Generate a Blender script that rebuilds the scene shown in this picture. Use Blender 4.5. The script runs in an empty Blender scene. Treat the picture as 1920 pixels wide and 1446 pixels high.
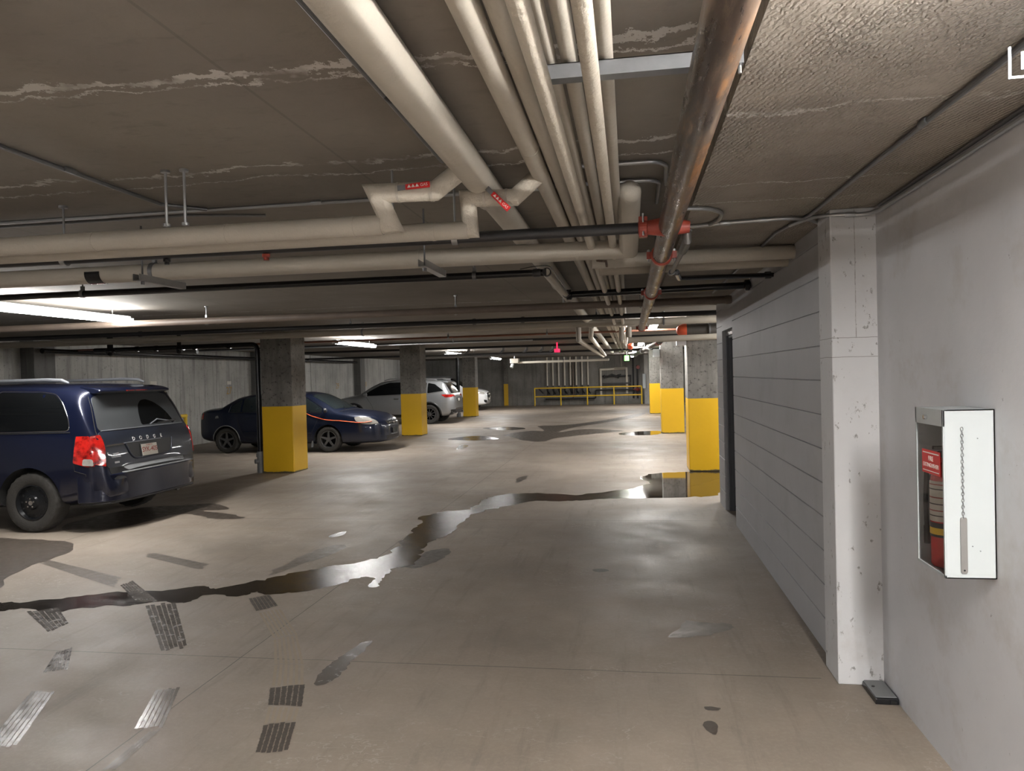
import bpy, bmesh, math, random
from mathutils import Vector, Matrix, geometry
from mathutils.bvhtree import BVHTree
random.seed(7)
PI = math.pi
sc = bpy.context.scene
COL = sc.collection
sc.view_settings.view_transform = 'Standard'
sc.view_settings.look = 'None'
sc.view_settings.gamma = 1
sc.view_settings.exposure = 0.75
sc.view_settings.use_curve_mapping = False

# ------------------------------------------------------------------ camera
EYE = 1.70; FPX = 1400.0
YAW = math.radians(8.9513); PITCH = math.radians(0.769); ROLL = 0.025
Fv = Vector((-math.sin(YAW)*math.cos(PITCH), math.cos(YAW)*math.cos(PITCH), -math.sin(PITCH)))
Rv = Vector((math.cos(YAW), math.sin(YAW), 0)); Uv = Rv.cross(Fv)
# image x axis (right) and up axis of the slightly rolled camera
imx = Rv*math.cos(ROLL) - Uv*math.sin(ROLL)
imy = Uv*math.cos(ROLL) + Rv*math.sin(ROLL)
cam = bpy.data.cameras.new('camera'); camo = bpy.data.objects.new('camera', cam); COL.objects.link(camo)
cam.sensor_width = 36; cam.lens = 36*FPX/1920; cam.clip_start = .05; cam.clip_end = 200
M = Matrix((imx, imy, -Fv)).transposed().to_4x4(); M.translation = (0, 0, EYE)
camo.matrix_world = M
sc.camera = camo

def floor_pt(px, py, z=0.0):
    """a spot measured on the floor"""
    dx, dy = px-960, py-723
    d = Fv + imx*(dx/FPX) - imy*(dy/FPX)
    t = (z-EYE)/d.z
    return (d.x*t, d.y*t)

# ------------------------------------------------------------------ materials
class NT:
    def __init__(s, name):
        s.m = bpy.data.materials.new(name); s.m.use_nodes = True
        s.t = s.m.node_tree; s.n = s.t.nodes; s.l = s.t.links
        s.b = s.n['Principled BSDF']
        s._co = None
    def co(s):
        if s._co is None:
            tc = s.n.new('ShaderNodeTexCoord'); s._co = tc.outputs['Object']
        return s._co
    def map(s, scale=(1,1,1), loc=(0,0,0), rot=(0,0,0)):
        mp = s.n.new('ShaderNodeMapping'); s.l.new(s.co(), mp.inputs[0])
        mp.inputs['Scale'].default_value = scale; mp.inputs['Location'].default_value = loc; mp.inputs['Rotation'].default_value = rot
        return mp.outputs[0]
    def noise(s, scale, detail=4, rough=.6, vec=None, dist=0, out='Fac'):
        n = s.n.new('ShaderNodeTexNoise'); s.l.new(vec if vec else s.co(), n.inputs['Vector'])
        n.inputs['Scale'].default_value = scale; n.inputs['Detail'].default_value = detail
        n.inputs['Roughness'].default_value = rough; n.inputs['Distortion'].default_value = dist
        return n.outputs[out]
    def ramp(s, fac, stops):
        r = s.n.new('ShaderNodeValToRGB'); s.l.new(fac, r.inputs[0])
        e = r.color_ramp.elements
        while len(e) < len(stops): e.new(.5)
        for i, (p, c) in enumerate(stops):
            e[i].position = p
            e[i].color = (c, c, c, 1) if isinstance(c, (int, float)) else (*c, 1)
        return r.outputs[0]
    def math(s, op, a, b=None, clamp=False):
        n = s.n.new('ShaderNodeMath'); n.operation = op; n.use_clamp = clamp
        for i, v in enumerate((a, b)):
            if v is None: continue
            if isinstance(v, (int, float)): n.inputs[i].default_value = v
            else: s.l.new(v, n.inputs[i])
        return n.outputs[0]
    def mix(s, fac, a, b, mode='MIX'):
        n = s.n.new('ShaderNodeMix'); n.data_type = 'RGBA'; n.blend_type = mode
        for i, v in ((0, fac), (6, a), (7, b)):
            if i and isinstance(v, (int, float)): v = (v, v, v)
            if isinstance(v, (int, float)): n.inputs[i].default_value = v
            elif isinstance(v, tuple): n.inputs[i].default_value = (*v, 1)
            else: s.l.new(v, n.inputs[i])
        return n.outputs[2]
    def xyz(s):
        n = s.n.new('ShaderNodeSeparateXYZ'); s.l.new(s.co(), n.inputs[0]); return n.outputs
    def set(s, name, v):
        i = s.b.inputs[name]
        if isinstance(v, (int, float)): i.default_value = v
        elif isinstance(v, tuple): i.default_value = (*v, 1) if len(v) == 3 else v
        else: s.l.new(v, i)
    def bump(s, h, strength=.3, dist=.01):
        n = s.n.new('ShaderNodeBump'); n.inputs['Strength'].default_value = strength; n.inputs['Distance'].default_value = dist
        s.l.new(h, n.inputs['Height']); s.l.new(n.outputs[0], s.b.inputs['Normal'])
    def line(s, coord, pos, half):
        """1 inside a thin line at coord = pos"""
        d = s.math('ABSOLUTE', s.math('SUBTRACT', coord, pos))
        return s.math('LESS_THAN', d, half)

def plain(name, col, rough=.5, metal=0, var=.15, scale=8, coat=0, bump=0, spec=None):
    t = NT(name)
    f = t.noise(scale)
    t.set('Base Color', t.mix(f, tuple(c*(1-var) for c in col), tuple(min(1, c*(1+var)) for c in col)))
    t.set('Roughness', rough); t.set('Metallic', metal)
    if coat: t.set('Coat Weight', coat); t.set('Coat Roughness', .03)
    if spec is not None: t.set('Specular IOR Level', spec)
    if bump: t.bump(t.noise(scale*6, 6), bump, .01)
    return t.m
MAT = {}
def glow(name, col, strength):
    t = NT(name); t.set('Base Color', col); t.set('Emission Color', col); t.set('Emission Strength', strength); return t.m

LIGHT = 72.0
MAT['tube'] = glow('fluorescent_glow', (1, .98, .955), LIGHT)
MAT['tube_right'] = glow('fluorescent_glow_near', (1, .965, .92), 245.0)
MAT['exit_white'] = glow('exit_sign_edge_glow', (.9, .93, 1), 4.0)
MAT['exit_green'] = glow('exit_sign_green_glow', (.1, 1, .08), 2.2)
MAT['red_lens'] = glow('red_beacon_glow', (1, .02, .08), 1.0)

def m_floor():
    t = NT('sealed_concrete_floor'); x, y, z = t.xyz()
    a = t.noise(.7, 5, .6); b = t.noise(3.5, 8, .65); c = t.noise(40, 6, .7)
    base = t.mix(t.ramp(a, [(.35, 0), (.65, 1)]), (.212, .172, .138), (.292, .244, .200))
    base = t.mix(t.ramp(b, [(.3, 0.0), (.7, .55)]), base, (.185, .160, .132))
    base = t.mix(t.ramp(c, [(.45, 0), (.75, .35)]), base, (.34, .29, .235))
    # faint scuffs running along the lane
    sv = t.noise(1.0, 6, .7, t.map((9, .9, 1), rot=(0, 0, .25)))
    base = t.mix(t.ramp(sv, [(.54, 0), (.70, .5)]), base, (.14, .12, .10))
    # worn polished patch stains
    st = t.noise(.45, 4, .7, t.map((1, 1, 1), (3.1, 7.7, 0)))
    base = t.mix(t.ramp(st, [(.56, 0), (.66, .45)]), base, (.16, .135, .112))
    # pale scratch wiggles
    vn = t.noise(1.3, 5, .65, t.map((1, 1.5, 1), (9, 2, 0)))
    w = t.math('LESS_THAN', t.math('ABSOLUTE', t.math('SUBTRACT', vn, .5)), .0032)
    wm = t.math('MULTIPLY', w, t.ramp(t.noise(1.1), [(.48, 0), (.58, .55)]))
    base = t.mix(wm, base, (.36, .32, .275))
    # joints and cracks
    wob = t.math('MULTIPLY', t.math('SUBTRACT', t.noise(2.5, 5), .5), .03)
    yy = t.math('ADD', y, wob); xx = t.math('ADD', x, t.math('MULTIPLY', wob, .5))
    j = None
    for p, h in ((4.27, .004), (8.66, .006), (13.0, .008), (17.4, .01), (21.8, .012), (26.2, .015), (30.6, .018), (35, .02)):
        l = t.line(yy, p, h); j = l if j is None else t.math('MAXIMUM', j, l)
    j = t.math('MULTIPLY', j, t.math('LESS_THAN', x, 1.0))
    for p, h in ((-2.41, .0035), (-6.2, .005)):
        j = t.math('MAXIMUM', j, t.line(xx, p, h))
    base = t.mix(t.math('MULTIPLY', j, .75), base, (.035, .03, .026))
    t.set('Base Color', base)
    r = t.ramp(t.noise(1.2, 5, .6, t.map((1, 1, 1), (5, 5, 5))), [(.3, .42), (.7, .68)])
    t.set('Roughness', r); t.set('Specular IOR Level', .45)
    t.bump(t.math('ADD', t.noise(14, 8, .6), t.math('MULTIPLY', j, -1.5)), .18, .01)
    return t.m
def m_ceiling(right=False):
    t = NT('board_cast_concrete_ceiling' + ('_right' if right else '')); x, y, z = t.xyz()
    a = t.noise(.8, 6, .6); b = t.noise(7, 8, .7, t.map((1, 2.2, 1)))
    k = 1.0
    base = t.mix(t.ramp(a, [(.3, 0), (.7, 1)]), (.155, .135, .115), (.235, .212, .182))
    base = t.mix(t.ramp(b, [(.55, 0), (.75, .45)]), base, (.10, .085, .07))
    if right: base = t.mix(1.0, base, (1.45, 1.45, 1.45), 'MULTIPLY')  # near lamp's brightness on the right slab put into its colour
    # white mineral veins across the slab
    wob = t.math('MULTIPLY', t.math('SUBTRACT', t.noise(1.6, 8, .75), .5), .42)
    wob2 = t.math('MULTIPLY', t.math('SUBTRACT', t.noise(9, 6, .8), .5), .12)
    yy = t.math('ADD', t.math('ADD', y, wob), wob2)
    v = None
    for p, h in (((2.15, .020), (2.22, .008), (3.12, .014), (3.3, .008), (6.1, .015), (9.4, .012), (14, .02)) if not right else ((2.55, .010), (3.50, .008), (3.9, .006), (6.1, .01))):
        l = t.line(yy, p, h); v = l if v is None else t.math('MAXIMUM', v, l)
    v = t.math('MULTIPLY', v, t.ramp(t.noise(3, 4, .7, t.map((1, 1, 1), (2, 2, 2))), [(.36, 0), (.52, .85)]))
    base = t.mix(v, base, (.55, .53, .5))
    # form panel joints
    j = None
    for p in (-9.6, -7.2, -4.8, -3.6, -1.2):
        l = t.line(x, p, .006); j = l if j is None else t.math('MAXIMUM', j, l)
    base = t.mix(t.math('MULTIPLY', j, .35), base, (.08, .07, .06))
    t.set('Base Color', base); t.set('Roughness', .8)
    h = t.noise(11, 5, .6)
    if right:
        w = t.n.new('ShaderNodeTexWave'); w.bands_direction = 'DIAGONAL'
        t.l.new(t.map((1, 1, 1), rot=(0, 0, .5)), w.inputs['Vector'])
        w.inputs['Scale'].default_value = 24; w.inputs['Distortion'].default_value = 5; w.inputs['Detail'].default_value = 4; w.inputs['Detail Scale'].default_value = 2.5
        h = t.math('ADD', t.math('MULTIPLY', w.outputs['Fac'], t.ramp(t.noise(3, 3), [(.36, .15), (.58, 1)])), h)
        t.bump(h, .9, .010)
    else:
        t.bump(h, .35, .008)
    return t.m
def m_rough_concrete(name, lo, hi, streak=True, dark=(.08, .075, .07), seed=0):
    t = NT(name); x, y, z = t.xyz()
    a = t.noise(.9, 5, .6, t.map((1, 1, 1), (seed, 0, 0)))
    base = t.mix(t.ramp(a, [(.3, 0), (.7, 1)]), lo, hi)
    if streak:
        s1 = t.noise(1.0, 7, .7, t.map((7, 7, .35), (seed, 3, 0)))
        base = t.mix(t.ramp(s1, [(.5, 0), (.72, .7)]), base, dark)
        s2 = t.noise(1.0, 6, .7, t.map((12, 12, .8), (seed, 8, 0)))
        base = t.mix(t.ramp(s2, [(.58, 0), (.75, .35)]), base, tuple(min(1, c*1.5) for c in hi))
    p = t.noise(16, 6, .7)
    base = t.mix(t.ramp(p, [(.58, 0), (.68, .6)]), base, dark)
    t.set('Base Color', base); t.set('Roughness', .85); t.bump(t.noise(12, 8), .3, .01)
    return t.m
def m_column():
    t = NT('concrete_with_yellow_paint'); x, y, z = t.xyz()
    a = t.noise(2.2, 6, .65); base = t.mix(t.ramp(a, [(.3, 0), (.7, 1)]), (.135, .125, .112), (.26, .25, .228))
    s1 = t.noise(1.0, 7, .7, t.map((8, 8, .6)))
    base = t.mix(t.ramp(s1, [(.5, 0), (.72, .6)]), base, (.075, .07, .062))
    pits = t.noise(17, 5, .7); base = t.mix(t.ramp(pits, [(.56, 0), (.63, .8)]), base, (.05, .047, .042))
    edge = t.math('ADD', z, t.math('MULTIPLY', t.math('SUBTRACT', t.noise(25), .5), .006))
    yel = t.math('LESS_THAN', edge, 1.235)
    ycol = t.mix(t.noise(1.5), (.66, .385, .008), (.80, .48, .012))
    sc1 = t.noise(5, 7, .75, t.map((1, 1, 2.5)))
    low = t.math('LESS_THAN', t.math('ABSOLUTE', t.math('SUBTRACT', z, .28)), .12)
    ycol = t.mix(t.math('MULTIPLY', low, t.ramp(sc1, [(.60, 0), (.66, .75)])), ycol, (.16, .13, .06))
    ycol = t.mix(t.math('LESS_THAN', z, t.math('MULTIPLY', t.noise(9), .05)), ycol, (.13, .10, .05))
    t.set('Base Color', t.mix(yel, base, ycol)); t.set('Roughness', t.mix(yel, .85, .42))
    t.bump(t.noise(14, 8), .22, .008)
    return t.m
def m_paint(name, lo, hi, stain, pits=True, seed=0, seams=()):
    t = NT(name); x, y, z = t.xyz()
    base = t.mix(t.ramp(t.noise(1.3, 5, .6, t.map((1, 1, 1), (seed, 0, 0))), [(.3, 0), (.7, 1)]), lo, hi)
    base = t.mix(t.ramp(t.noise(2.2, 6, .7, t.map((1, 1, 1), (seed, 5, 0))), [(.52, 0), (.70, .65)]), base, stain)
    if pits:
        base = t.mix(t.ramp(t.noise(34, 4, .65, t.map((1, 1, .7), (seed, 5, 2))), [(.70, 0), (.73, .7)]), base, (.12, .11, .10))
    if seams:
        wb = t.math('MULTIPLY', t.math('SUBTRACT', t.noise(9, 5), .5), .01)
        for zz in seams: base = t.mix(t.math('MULTIPLY', t.line(t.math('ADD', z, wb), zz, .0016), .75), base, (.16, .15, .14))
        vl = t.math('MULTIPLY', t.line(t.math('ADD', x, wb), 1.193, .0022), t.math('GREATER_THAN', z, seams[1]))
        base = t.mix(t.math('MULTIPLY', vl, t.ramp(t.noise(30), [(.4, .2), (.6, .8)])), base, (.2, .19, .18))
        base = t.mix(t.ramp(t.noise(22, 5, .7, t.map((1, 1, .6), (4, 4, 4))), [(.62, 0), (.67, .8)]), base, (.17, .16, .15))
    t.set('Base Color', base); t.set('Roughness', .55)
    t.bump(t.noise(5, 8, .6), .35, .012)
    return t.m
MAT['floor'] = m_floor(); MAT['ceil'] = m_ceiling(); MAT['ceilr'] = m_ceiling(True)
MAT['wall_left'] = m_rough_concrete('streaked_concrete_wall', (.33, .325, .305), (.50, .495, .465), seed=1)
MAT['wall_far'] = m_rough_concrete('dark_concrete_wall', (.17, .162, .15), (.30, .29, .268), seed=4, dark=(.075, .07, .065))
MAT['pilaster_dark'] = m_rough_concrete('dark_concrete_pilaster', (.12, .12, .115), (.19, .185, .175), seed=9)
MAT['column'] = m_column()
MAT['wall_paint'] = m_paint('white_painted_plaster', (.535, .54, .565), (.61, .615, .64), (.45, .43, .415))
MAT['block_paint'] = m_paint('grey_painted_block', (.36, .363, .38), (.41, .413, .43), (.335, .333, .342), seed=3)
MAT['pilaster_paint'] = m_paint('white_painted_pitted_concrete', (.57, .575, .59), (.64, .645, .66), (.49, .475, .465), seed=6, seams=(1.754, 1.856))
MAT['cream'] = plain('cream_pipe_wrap', (.45, .415, .355), .55, var=.10, scale=5, bump=.35)
MAT['cream_pale'] = plain('pale_pipe_wrap', (.70, .65, .57), .5, var=.06)
MAT['cream_dull'] = plain('dusty_pipe_wrap', (.40, .36, .30), .65, var=.15, scale=5, bump=.35)
MAT['cream_lumpy'] = plain('lumpy_pipe_wrap', (.52, .475, .40), .5, var=.10, scale=7, bump=.9)
MAT['black_pipe'] = plain('black_pipe', (.022, .022, .024), .38, var=.3, scale=12)
MAT['black_plastic'] = plain('black_plastic', (.010, .010, .012), .22, var=.2)
MAT['brown_pipe'] = plain('dusty_brown_pipe', (.16, .125, .10), .5, var=.25, scale=6)
MAT['steel_pipe'] = plain('dull_steel_pipe', (.085, .078, .072), .42, metal=.3, var=.3, scale=6)
MAT['copper'] = plain('copper_pipe', (.20, .085, .055), .45, metal=.3, var=.25)
MAT['galv'] = plain('galvanised_metal', (.42, .43, .44), .38, metal=.85, var=.15, scale=20)
MAT['darkgalv'] = plain('dull_galvanised_conduit', (.20, .205, .215), .42, metal=.7, var=.2, scale=20)
MAT['red'] = plain('red_coupling_paint', (.30, .050, .032), .4, var=.25, scale=25, bump=.2)
MAT['orange_red'] = plain('orange_red_cap_paint', (.70, .11, .045), .4, var=.15)
MAT['handle_red'] = plain('red_handle_grip', (.62, .020, .020), .35, var=.1)
MAT['white'] = plain('white_enamel', (.43, .465, .475), .3, var=.03)
MAT['white_text'] = plain('white_print', (.8, .78, .74), .5, var=.02)
MAT['grey_door'] = plain('grey_door_paint', (.105, .108, .118), .35, var=.08)
MAT['grey_tag'] = plain('stamped_steel', (.34, .335, .325), .4, metal=.7, var=.1, scale=30)
MAT['yellow'] = plain('yellow_rail_paint', (.82, .54, .03), .4, var=.12)
MAT['yellow_mark'] = plain('yellow_stencil_paint', (.42, .27, .08), .7, var=.3, scale=30)
MAT['red_extinguisher'] = plain('red_extinguisher_shell', (.50, .02, .02), .25, var=.05, coat=.4)
MAT['paper'] = plain('paper_label', (.60, .58, .52), .6, var=.1, scale=20)
MAT['rubber'] = plain('tyre_rubber', (.035, .033, .031), .75, var=.3, scale=15, bump=.3)
MAT['tyre_grey'] = plain('dusty_tyre_rubber', (.029, .027, .024), .8, var=.3, scale=12, bump=.3)
MAT['well'] = plain('wheel_well_black', (.008, .008, .008), .9)
MAT['rim_black'] = plain('black_steel_rim', (.011, .012, .014), .3, metal=.3, var=.2)
MAT['rim_grey'] = plain('grey_alloy_rim', (.10, .10, .10), .4, metal=.4, var=.2)
MAT['glass'] = plain('tinted_car_glass', (.004, .0045, .005), .05, var=.1, spec=.3)
MAT['windscreen'] = plain('car_windscreen_glass', (.014, .019, .021), .06, var=.3, coat=.3)
MAT['dusty_glass'] = plain('dusty_rear_glass', (.042, .045, .048), .34, var=.2, scale=4)
MAT['van_paint'] = plain('dark_blue_metallic_paint', (.0042, .0072, .025), .28, metal=.45, var=.1, coat=.9)
MAT['van_tail'] = plain('dusty_dark_blue_paint', (.018, .022, .034), .36, metal=.3, var=.2, coat=.3, scale=5)
MAT['sedan_paint'] = plain('blue_metallic_paint', (.0050, .0098, .028), .34, metal=.4, var=.15, coat=.6)
MAT['suv_paint'] = plain('silver_metallic_paint', (.30, .31, .32), .30, metal=.6, var=.05, coat=.8)
MAT['suvw_paint'] = plain('white_car_paint', (.70, .71, .72), .3, var=.03, coat=.8)
MAT['dark_car_paint'] = plain('charcoal_car_paint', (.03, .03, .033), .35, metal=.3, coat=.5)
MAT['black_trim'] = plain('black_trim', (.012, .012, .013), .45, var=.1)
MAT['grey_trim'] = plain('grey_scuffed_trim', (.16, .165, .17), .5, var=.2)
MAT['chrome'] = plain('chrome_trim', (.75, .76, .78), .12, metal=1, var=.02)
MAT['rack'] = plain('grey_roof_rail', (.20, .21, .23), .4, metal=.4)
t = NT('red_tail_lamp'); t.set('Base Color', t.mix(t.ramp(t.noise(14, 3), [(.35, 0), (.6, 1)]), (.10, .003, .003), (.46, .014, .010))); t.set('Roughness', .12); t.set('Coat Weight', .8); t.set('Specular IOR Level', .9); MAT['tail'] = t.m
MAT['lamp_clear'] = plain('clear_lamp_lens', (.30, .29, .265), .15, var=.35, scale=18, coat=.8)
MAT['cord'] = plain('orange_cord', (.85, .16, .06), .4, var=.05)
def m_rust():
    t = NT('rusty_steel_main')
    a = t.noise(1.0, 7, .65, t.map((9, 1.3, 9))); b = t.noise(1.0, 6, .7, t.map((26, 4, 26), (3, 1, 2)))
    c = t.mix(t.ramp(a, [(.38, 0), (.58, 1)]), (.060, .052, .048), (.130, .085, .058))
    c = t.mix(t.ramp(b, [(.5, 0), (.68, .8)]), c, (.30, .225, .165))
    x, y, z = t.xyz()
    c = t.mix(t.math('MULTIPLY', t.ramp(t.noise(1, 6, .7, t.map((7, 2.2, 7), (8, 1, 1))), [(.5, 0), (.62, .9)]), t.math('GREATER_THAN', x, .010)), c, (.34, .165, .065))  # right-side orange: rust with the lamp's light painted in
    t.set('Base Color', c); t.set('Metallic', .45); t.set('Roughness', t.ramp(b, [(.4, .26), (.7, .6)])); t.bump(b, .15, .004)
    return t.m
MAT['rust'] = m_rust()
def m_water():
    t = NT('standing_water_on_concrete')
    t.set('Base Color', t.mix(t.noise(5, 5), (.018, .014, .010), (.040, .031, .023)))
    x, y, z = t.xyz()
    deep = t.ramp(t.math('ADD', x, .5), [(.35, 1), (.75, 0)])   # shallow film in the lane, deeper pool at the column
    t.set('Roughness', t.math('ADD', t.math('MULTIPLY', t.ramp(t.noise(6, 5, .6), [(.35, .06), (.7, .22)]), deep), .03)); t.set('IOR', 1.45); t.set('Specular IOR Level', .7)
    t.bump(t.math('MULTIPLY', t.noise(38, 6, .7), deep), .20, .01)
    return t.m
MAT['water'] = m_water()
def m_damp(name, lo, hi, r):
    t = NT(name); t.set('Base Color', t.mix(t.noise(8, 6), lo, hi)); t.set('Roughness', t.ramp(t.noise(12, 5), [(.35, r), (.7, r+.2)])); t.bump(t.noise(30, 5), .2, .005); return t.m
MAT['damp'] = m_damp('damp_concrete', (.042, .033, .026), (.075, .060, .047), .36)
MAT['damp_light'] = m_damp('half_dry_concrete', (.11, .095, .080), (.15, .125, .105), .35)
MAT['wetprint'] = m_damp('wet_tread_print', (.09, .080, .070), (.13, .115, .10), .13)
MAT['dust'] = m_damp('dry_dust_print', (.275, .228, .178), (.32, .265, .205), .8)

# ------------------------------------------------------------------ mesh building
class MB:
    def __init__(s): s.v = []; s.f = []; s.mi = []; s.k = 0
    def add(s, vs, fs):
        o = len(s.v); s.v += [Vector(p) for p in vs]
        for f in fs: s.f.append(tuple(i+o for i in f)); s.mi.append(s.k)
        return s
    def box(s, x0, x1, y0, y1, z0, z1):
        return s.add([(x0,y0,z0),(x1,y0,z0),(x1,y1,z0),(x0,y1,z0),(x0,y0,z1),(x1,y0,z1),(x1,y1,z1),(x0,y1,z1)],
                     [(0,3,2,1),(4,5,6,7),(0,1,5,4),(1,2,6,5),(2,3,7,6),(3,0,4,7)])
    def tube(s, pts, r, seg=16, cap=True):
        pts = [Vector(p) for p in pts]; n = len(pts)
        rs = r if isinstance(r, (list, tuple)) else [r]*n
        d = [(pts[i+1]-pts[i]).normalized() for i in range(n-1)]
        up = Vector((0,0,1)) if abs(d[0].z) < .9 else Vector((0,1,0))
        a = d[0].cross(up).normalized(); b = a.cross(d[0]).normalized()
        rings = []; cur = d[0]
        for i in range(n):
            if i == 0: t = d[0]; sc_ = 1; seg_d = d[0]
            elif i == n-1: t = d[-1]
            else: t = (d[i-1]+d[i]).normalized()
            # ring of the incoming segment projected on the joint plane
            din = d[i-1] if i > 0 else d[0]
            ring = []
            for k in range(seg):
                th = 2*PI*k/seg
                p = pts[i] + (a*math.cos(th) + b*math.sin(th))*rs[i]
                den = din.dot(t)
                if 0 < i < n-1 and den > .2: p = p - din*((p-pts[i]).dot(t)/den)
                ring.append(p)
            rings.append(ring)
            if 0 < i < n-1:
                q = d[i-1].rotation_difference(d[i]); a = q @ a; b = q @ b
        o = len(s.v)
        for rg in rings: s.v += rg
        for i in range(n-1):
            for k in range(seg):
                k2 = (k+1) % seg
                s.f.append((o+i*seg+k, o+i*seg+k2, o+(i+1)*seg+k2, o+(i+1)*seg+k)); s.mi.append(s.k)
        if cap:
            s.f.append(tuple(o+k for k in reversed(range(seg)))); s.mi.append(s.k)
            s.f.append(tuple(o+(n-1)*seg+k for k in range(seg))); s.mi.append(s.k)
        return s
    def lathe(s, prof, c, axis='y', seg=48, mod=None, cap=True):
        """prof: list of (radius, offset along axis)"""
        o = len(s.v); c = Vector(c)
        for i, (r, h) in enumerate(prof):
            for k in range(seg):
                th = 2*PI*k/seg; rr = r if mod is None else mod(i, k, r)
                u, w = rr*math.cos(th), rr*math.sin(th)
                s.v.append(c + (Vector((u, h, w)) if axis == 'y' else Vector((u, w, h)) if axis == 'z' else Vector((h, u, w))))
        for i in range(len(prof)-1):
            for k in range(seg):
                k2 = (k+1) % seg
                s.f.append((o+i*seg+k, o+i*seg+k2, o+(i+1)*seg+k2, o+(i+1)*seg+k)); s.mi.append(s.k)
        if not cap: return s
        s.f.append(tuple(o+k for k in range(seg))); s.mi.append(s.k)
        s.f.append(tuple(o+(len(prof)-1)*seg+k for k in reversed(range(seg)))); s.mi.append(s.k)
        return s
    def prism(s, poly, axis, lo, hi):
        n = len(poly)
        def P(a, b, h): return {'x': (h, a, b), 'y': (a, h, b), 'z': (a, b, h)}[axis]
        return s.add([P(a, b, lo) for a, b in poly] + [P(a, b, hi) for a, b in poly],
                     [tuple(range(n))[::-1], tuple(range(n, 2*n))] + [(i, (i+1) % n, n+(i+1) % n, n+i) for i in range(n)])
    def build(s, name, mat, parent=None, origin=None, local=False, smooth=None, bevel=0, mats=None):
        me = bpy.data.meshes.new(name)
        off = Vector((0,0,0))
        if parent is not None and not local:
            off = WORLD.get(parent.name, Vector((0,0,0)))
        elif parent is None and origin is None and s.v:
            xs = [p.x for p in s.v]; ys = [p.y for p in s.v]; zs = [p.z for p in s.v]
            off = Vector(((min(xs)+max(xs))/2, (min(ys)+max(ys))/2, min(zs)))
        elif origin is not None: off = Vector(origin)
        me.from_pydata([p-off for p in s.v], [], s.f)
        for m in (mats or [mat]): me.materials.append(MAT[m] if isinstance(m, str) else m)
        if mats:
            for p, i in zip(me.polygons, s.mi): p.material_index = i
        bm = bmesh.new(); bm.from_mesh(me); bmesh.ops.recalc_face_normals(bm, faces=bm.faces); bm.to_mesh(me); bm.free()
        if smooth is not None: shade(me, smooth)
        o = bpy.data.objects.new(name, me); COL.objects.link(o)
        if parent is not None:
            o.parent = parent
            WORLD[o.name] = off
        else:
            o.location = off; WORLD[o.name] = off
        if bevel:
            b = o.modifiers.new('b', 'BEVEL'); b.width = bevel; b.segments = 2; b.limit_method = 'ANGLE'
        return o
WORLD = {}
def shade(me, deg=40):
    for p in me.polygons: p.use_smooth = True
    me.set_sharp_from_angle(angle=math.radians(deg))
def tag(o, label, cat, group=None):
    o['label'] = label; o['category'] = cat
    if group: o['group'] = group
    return o
def struct(o): o['kind'] = 'structure'; return o
def thing(name, label, cat, loc=(0,0,0), group=None, rotz=0):
    o = bpy.data.objects.new(name, None); COL.objects.link(o); o.location = loc; o.rotation_euler = (0,0,rotz)
    o.empty_display_size = .1
    WORLD[o.name] = Vector(loc)
    return tag(o, label, cat, group)
def copy_tree(o, parent=None):
    c = o.copy(); COL.objects.link(c); c.parent = parent
    WORLD[c.name] = WORLD.get(o.name, Vector((0,0,0)))
    for ch in [q for q in bpy.data.objects if q.parent == o]: copy_tree(ch, c)
    return c
def fillet(pts, r, n=5):
    pts = [Vector(p) for p in pts]; out = [pts[0]]
    for i in range(1, len(pts)-1):
        a = (pts[i-1]-pts[i]); b = (pts[i+1]-pts[i]); ra = min(r, a.length*.45, b.length*.45)
        p0 = pts[i]+a.normalized()*ra; p2 = pts[i]+b.normalized()*ra
        for k in range(n+1):
            t_ = k/n; out.append(p0*(1-t_)**2 + pts[i]*2*t_*(1-t_) + p2*t_*t_)
    out.append(pts[-1]); return out
def text_mesh(name, body, size, mat, parent, loc, right, up, extrude=.001, local=False, align='CENTER', bold=0):
    cu = bpy.data.curves.new(name, 'FONT'); cu.body = body; cu.size = size; cu.extrude = extrude
    cu.align_x = align; cu.align_y = 'CENTER'; cu.offset = bold
    tmp = bpy.data.objects.new(name, cu); COL.objects.link(tmp)
    bpy.context.view_layer.update()
    me = bpy.data.meshes.new_from_object(tmp.evaluated_get(bpy.context.evaluated_depsgraph_get()))
    bpy.data.objects.remove(tmp); bpy.data.curves.remove(cu)
    R = Vector(right).normalized(); U = Vector(up).normalized(); N = R.cross(U)
    off = Vector((0,0,0)) if (local or parent is None) else WORLD.get(parent.name, Vector((0,0,0)))
    L = Vector(loc)
    base = L if parent is None else off
    for v in me.vertices: v.co = L - base + R*v.co.x + U*v.co.y + N*v.co.z
    me.materials.clear(); me.materials.append(MAT[mat])
    o = bpy.data.objects.new(name, me); COL.objects.link(o)
    if parent is not None: o.parent = parent
    else: o.location = L
    return o

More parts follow.
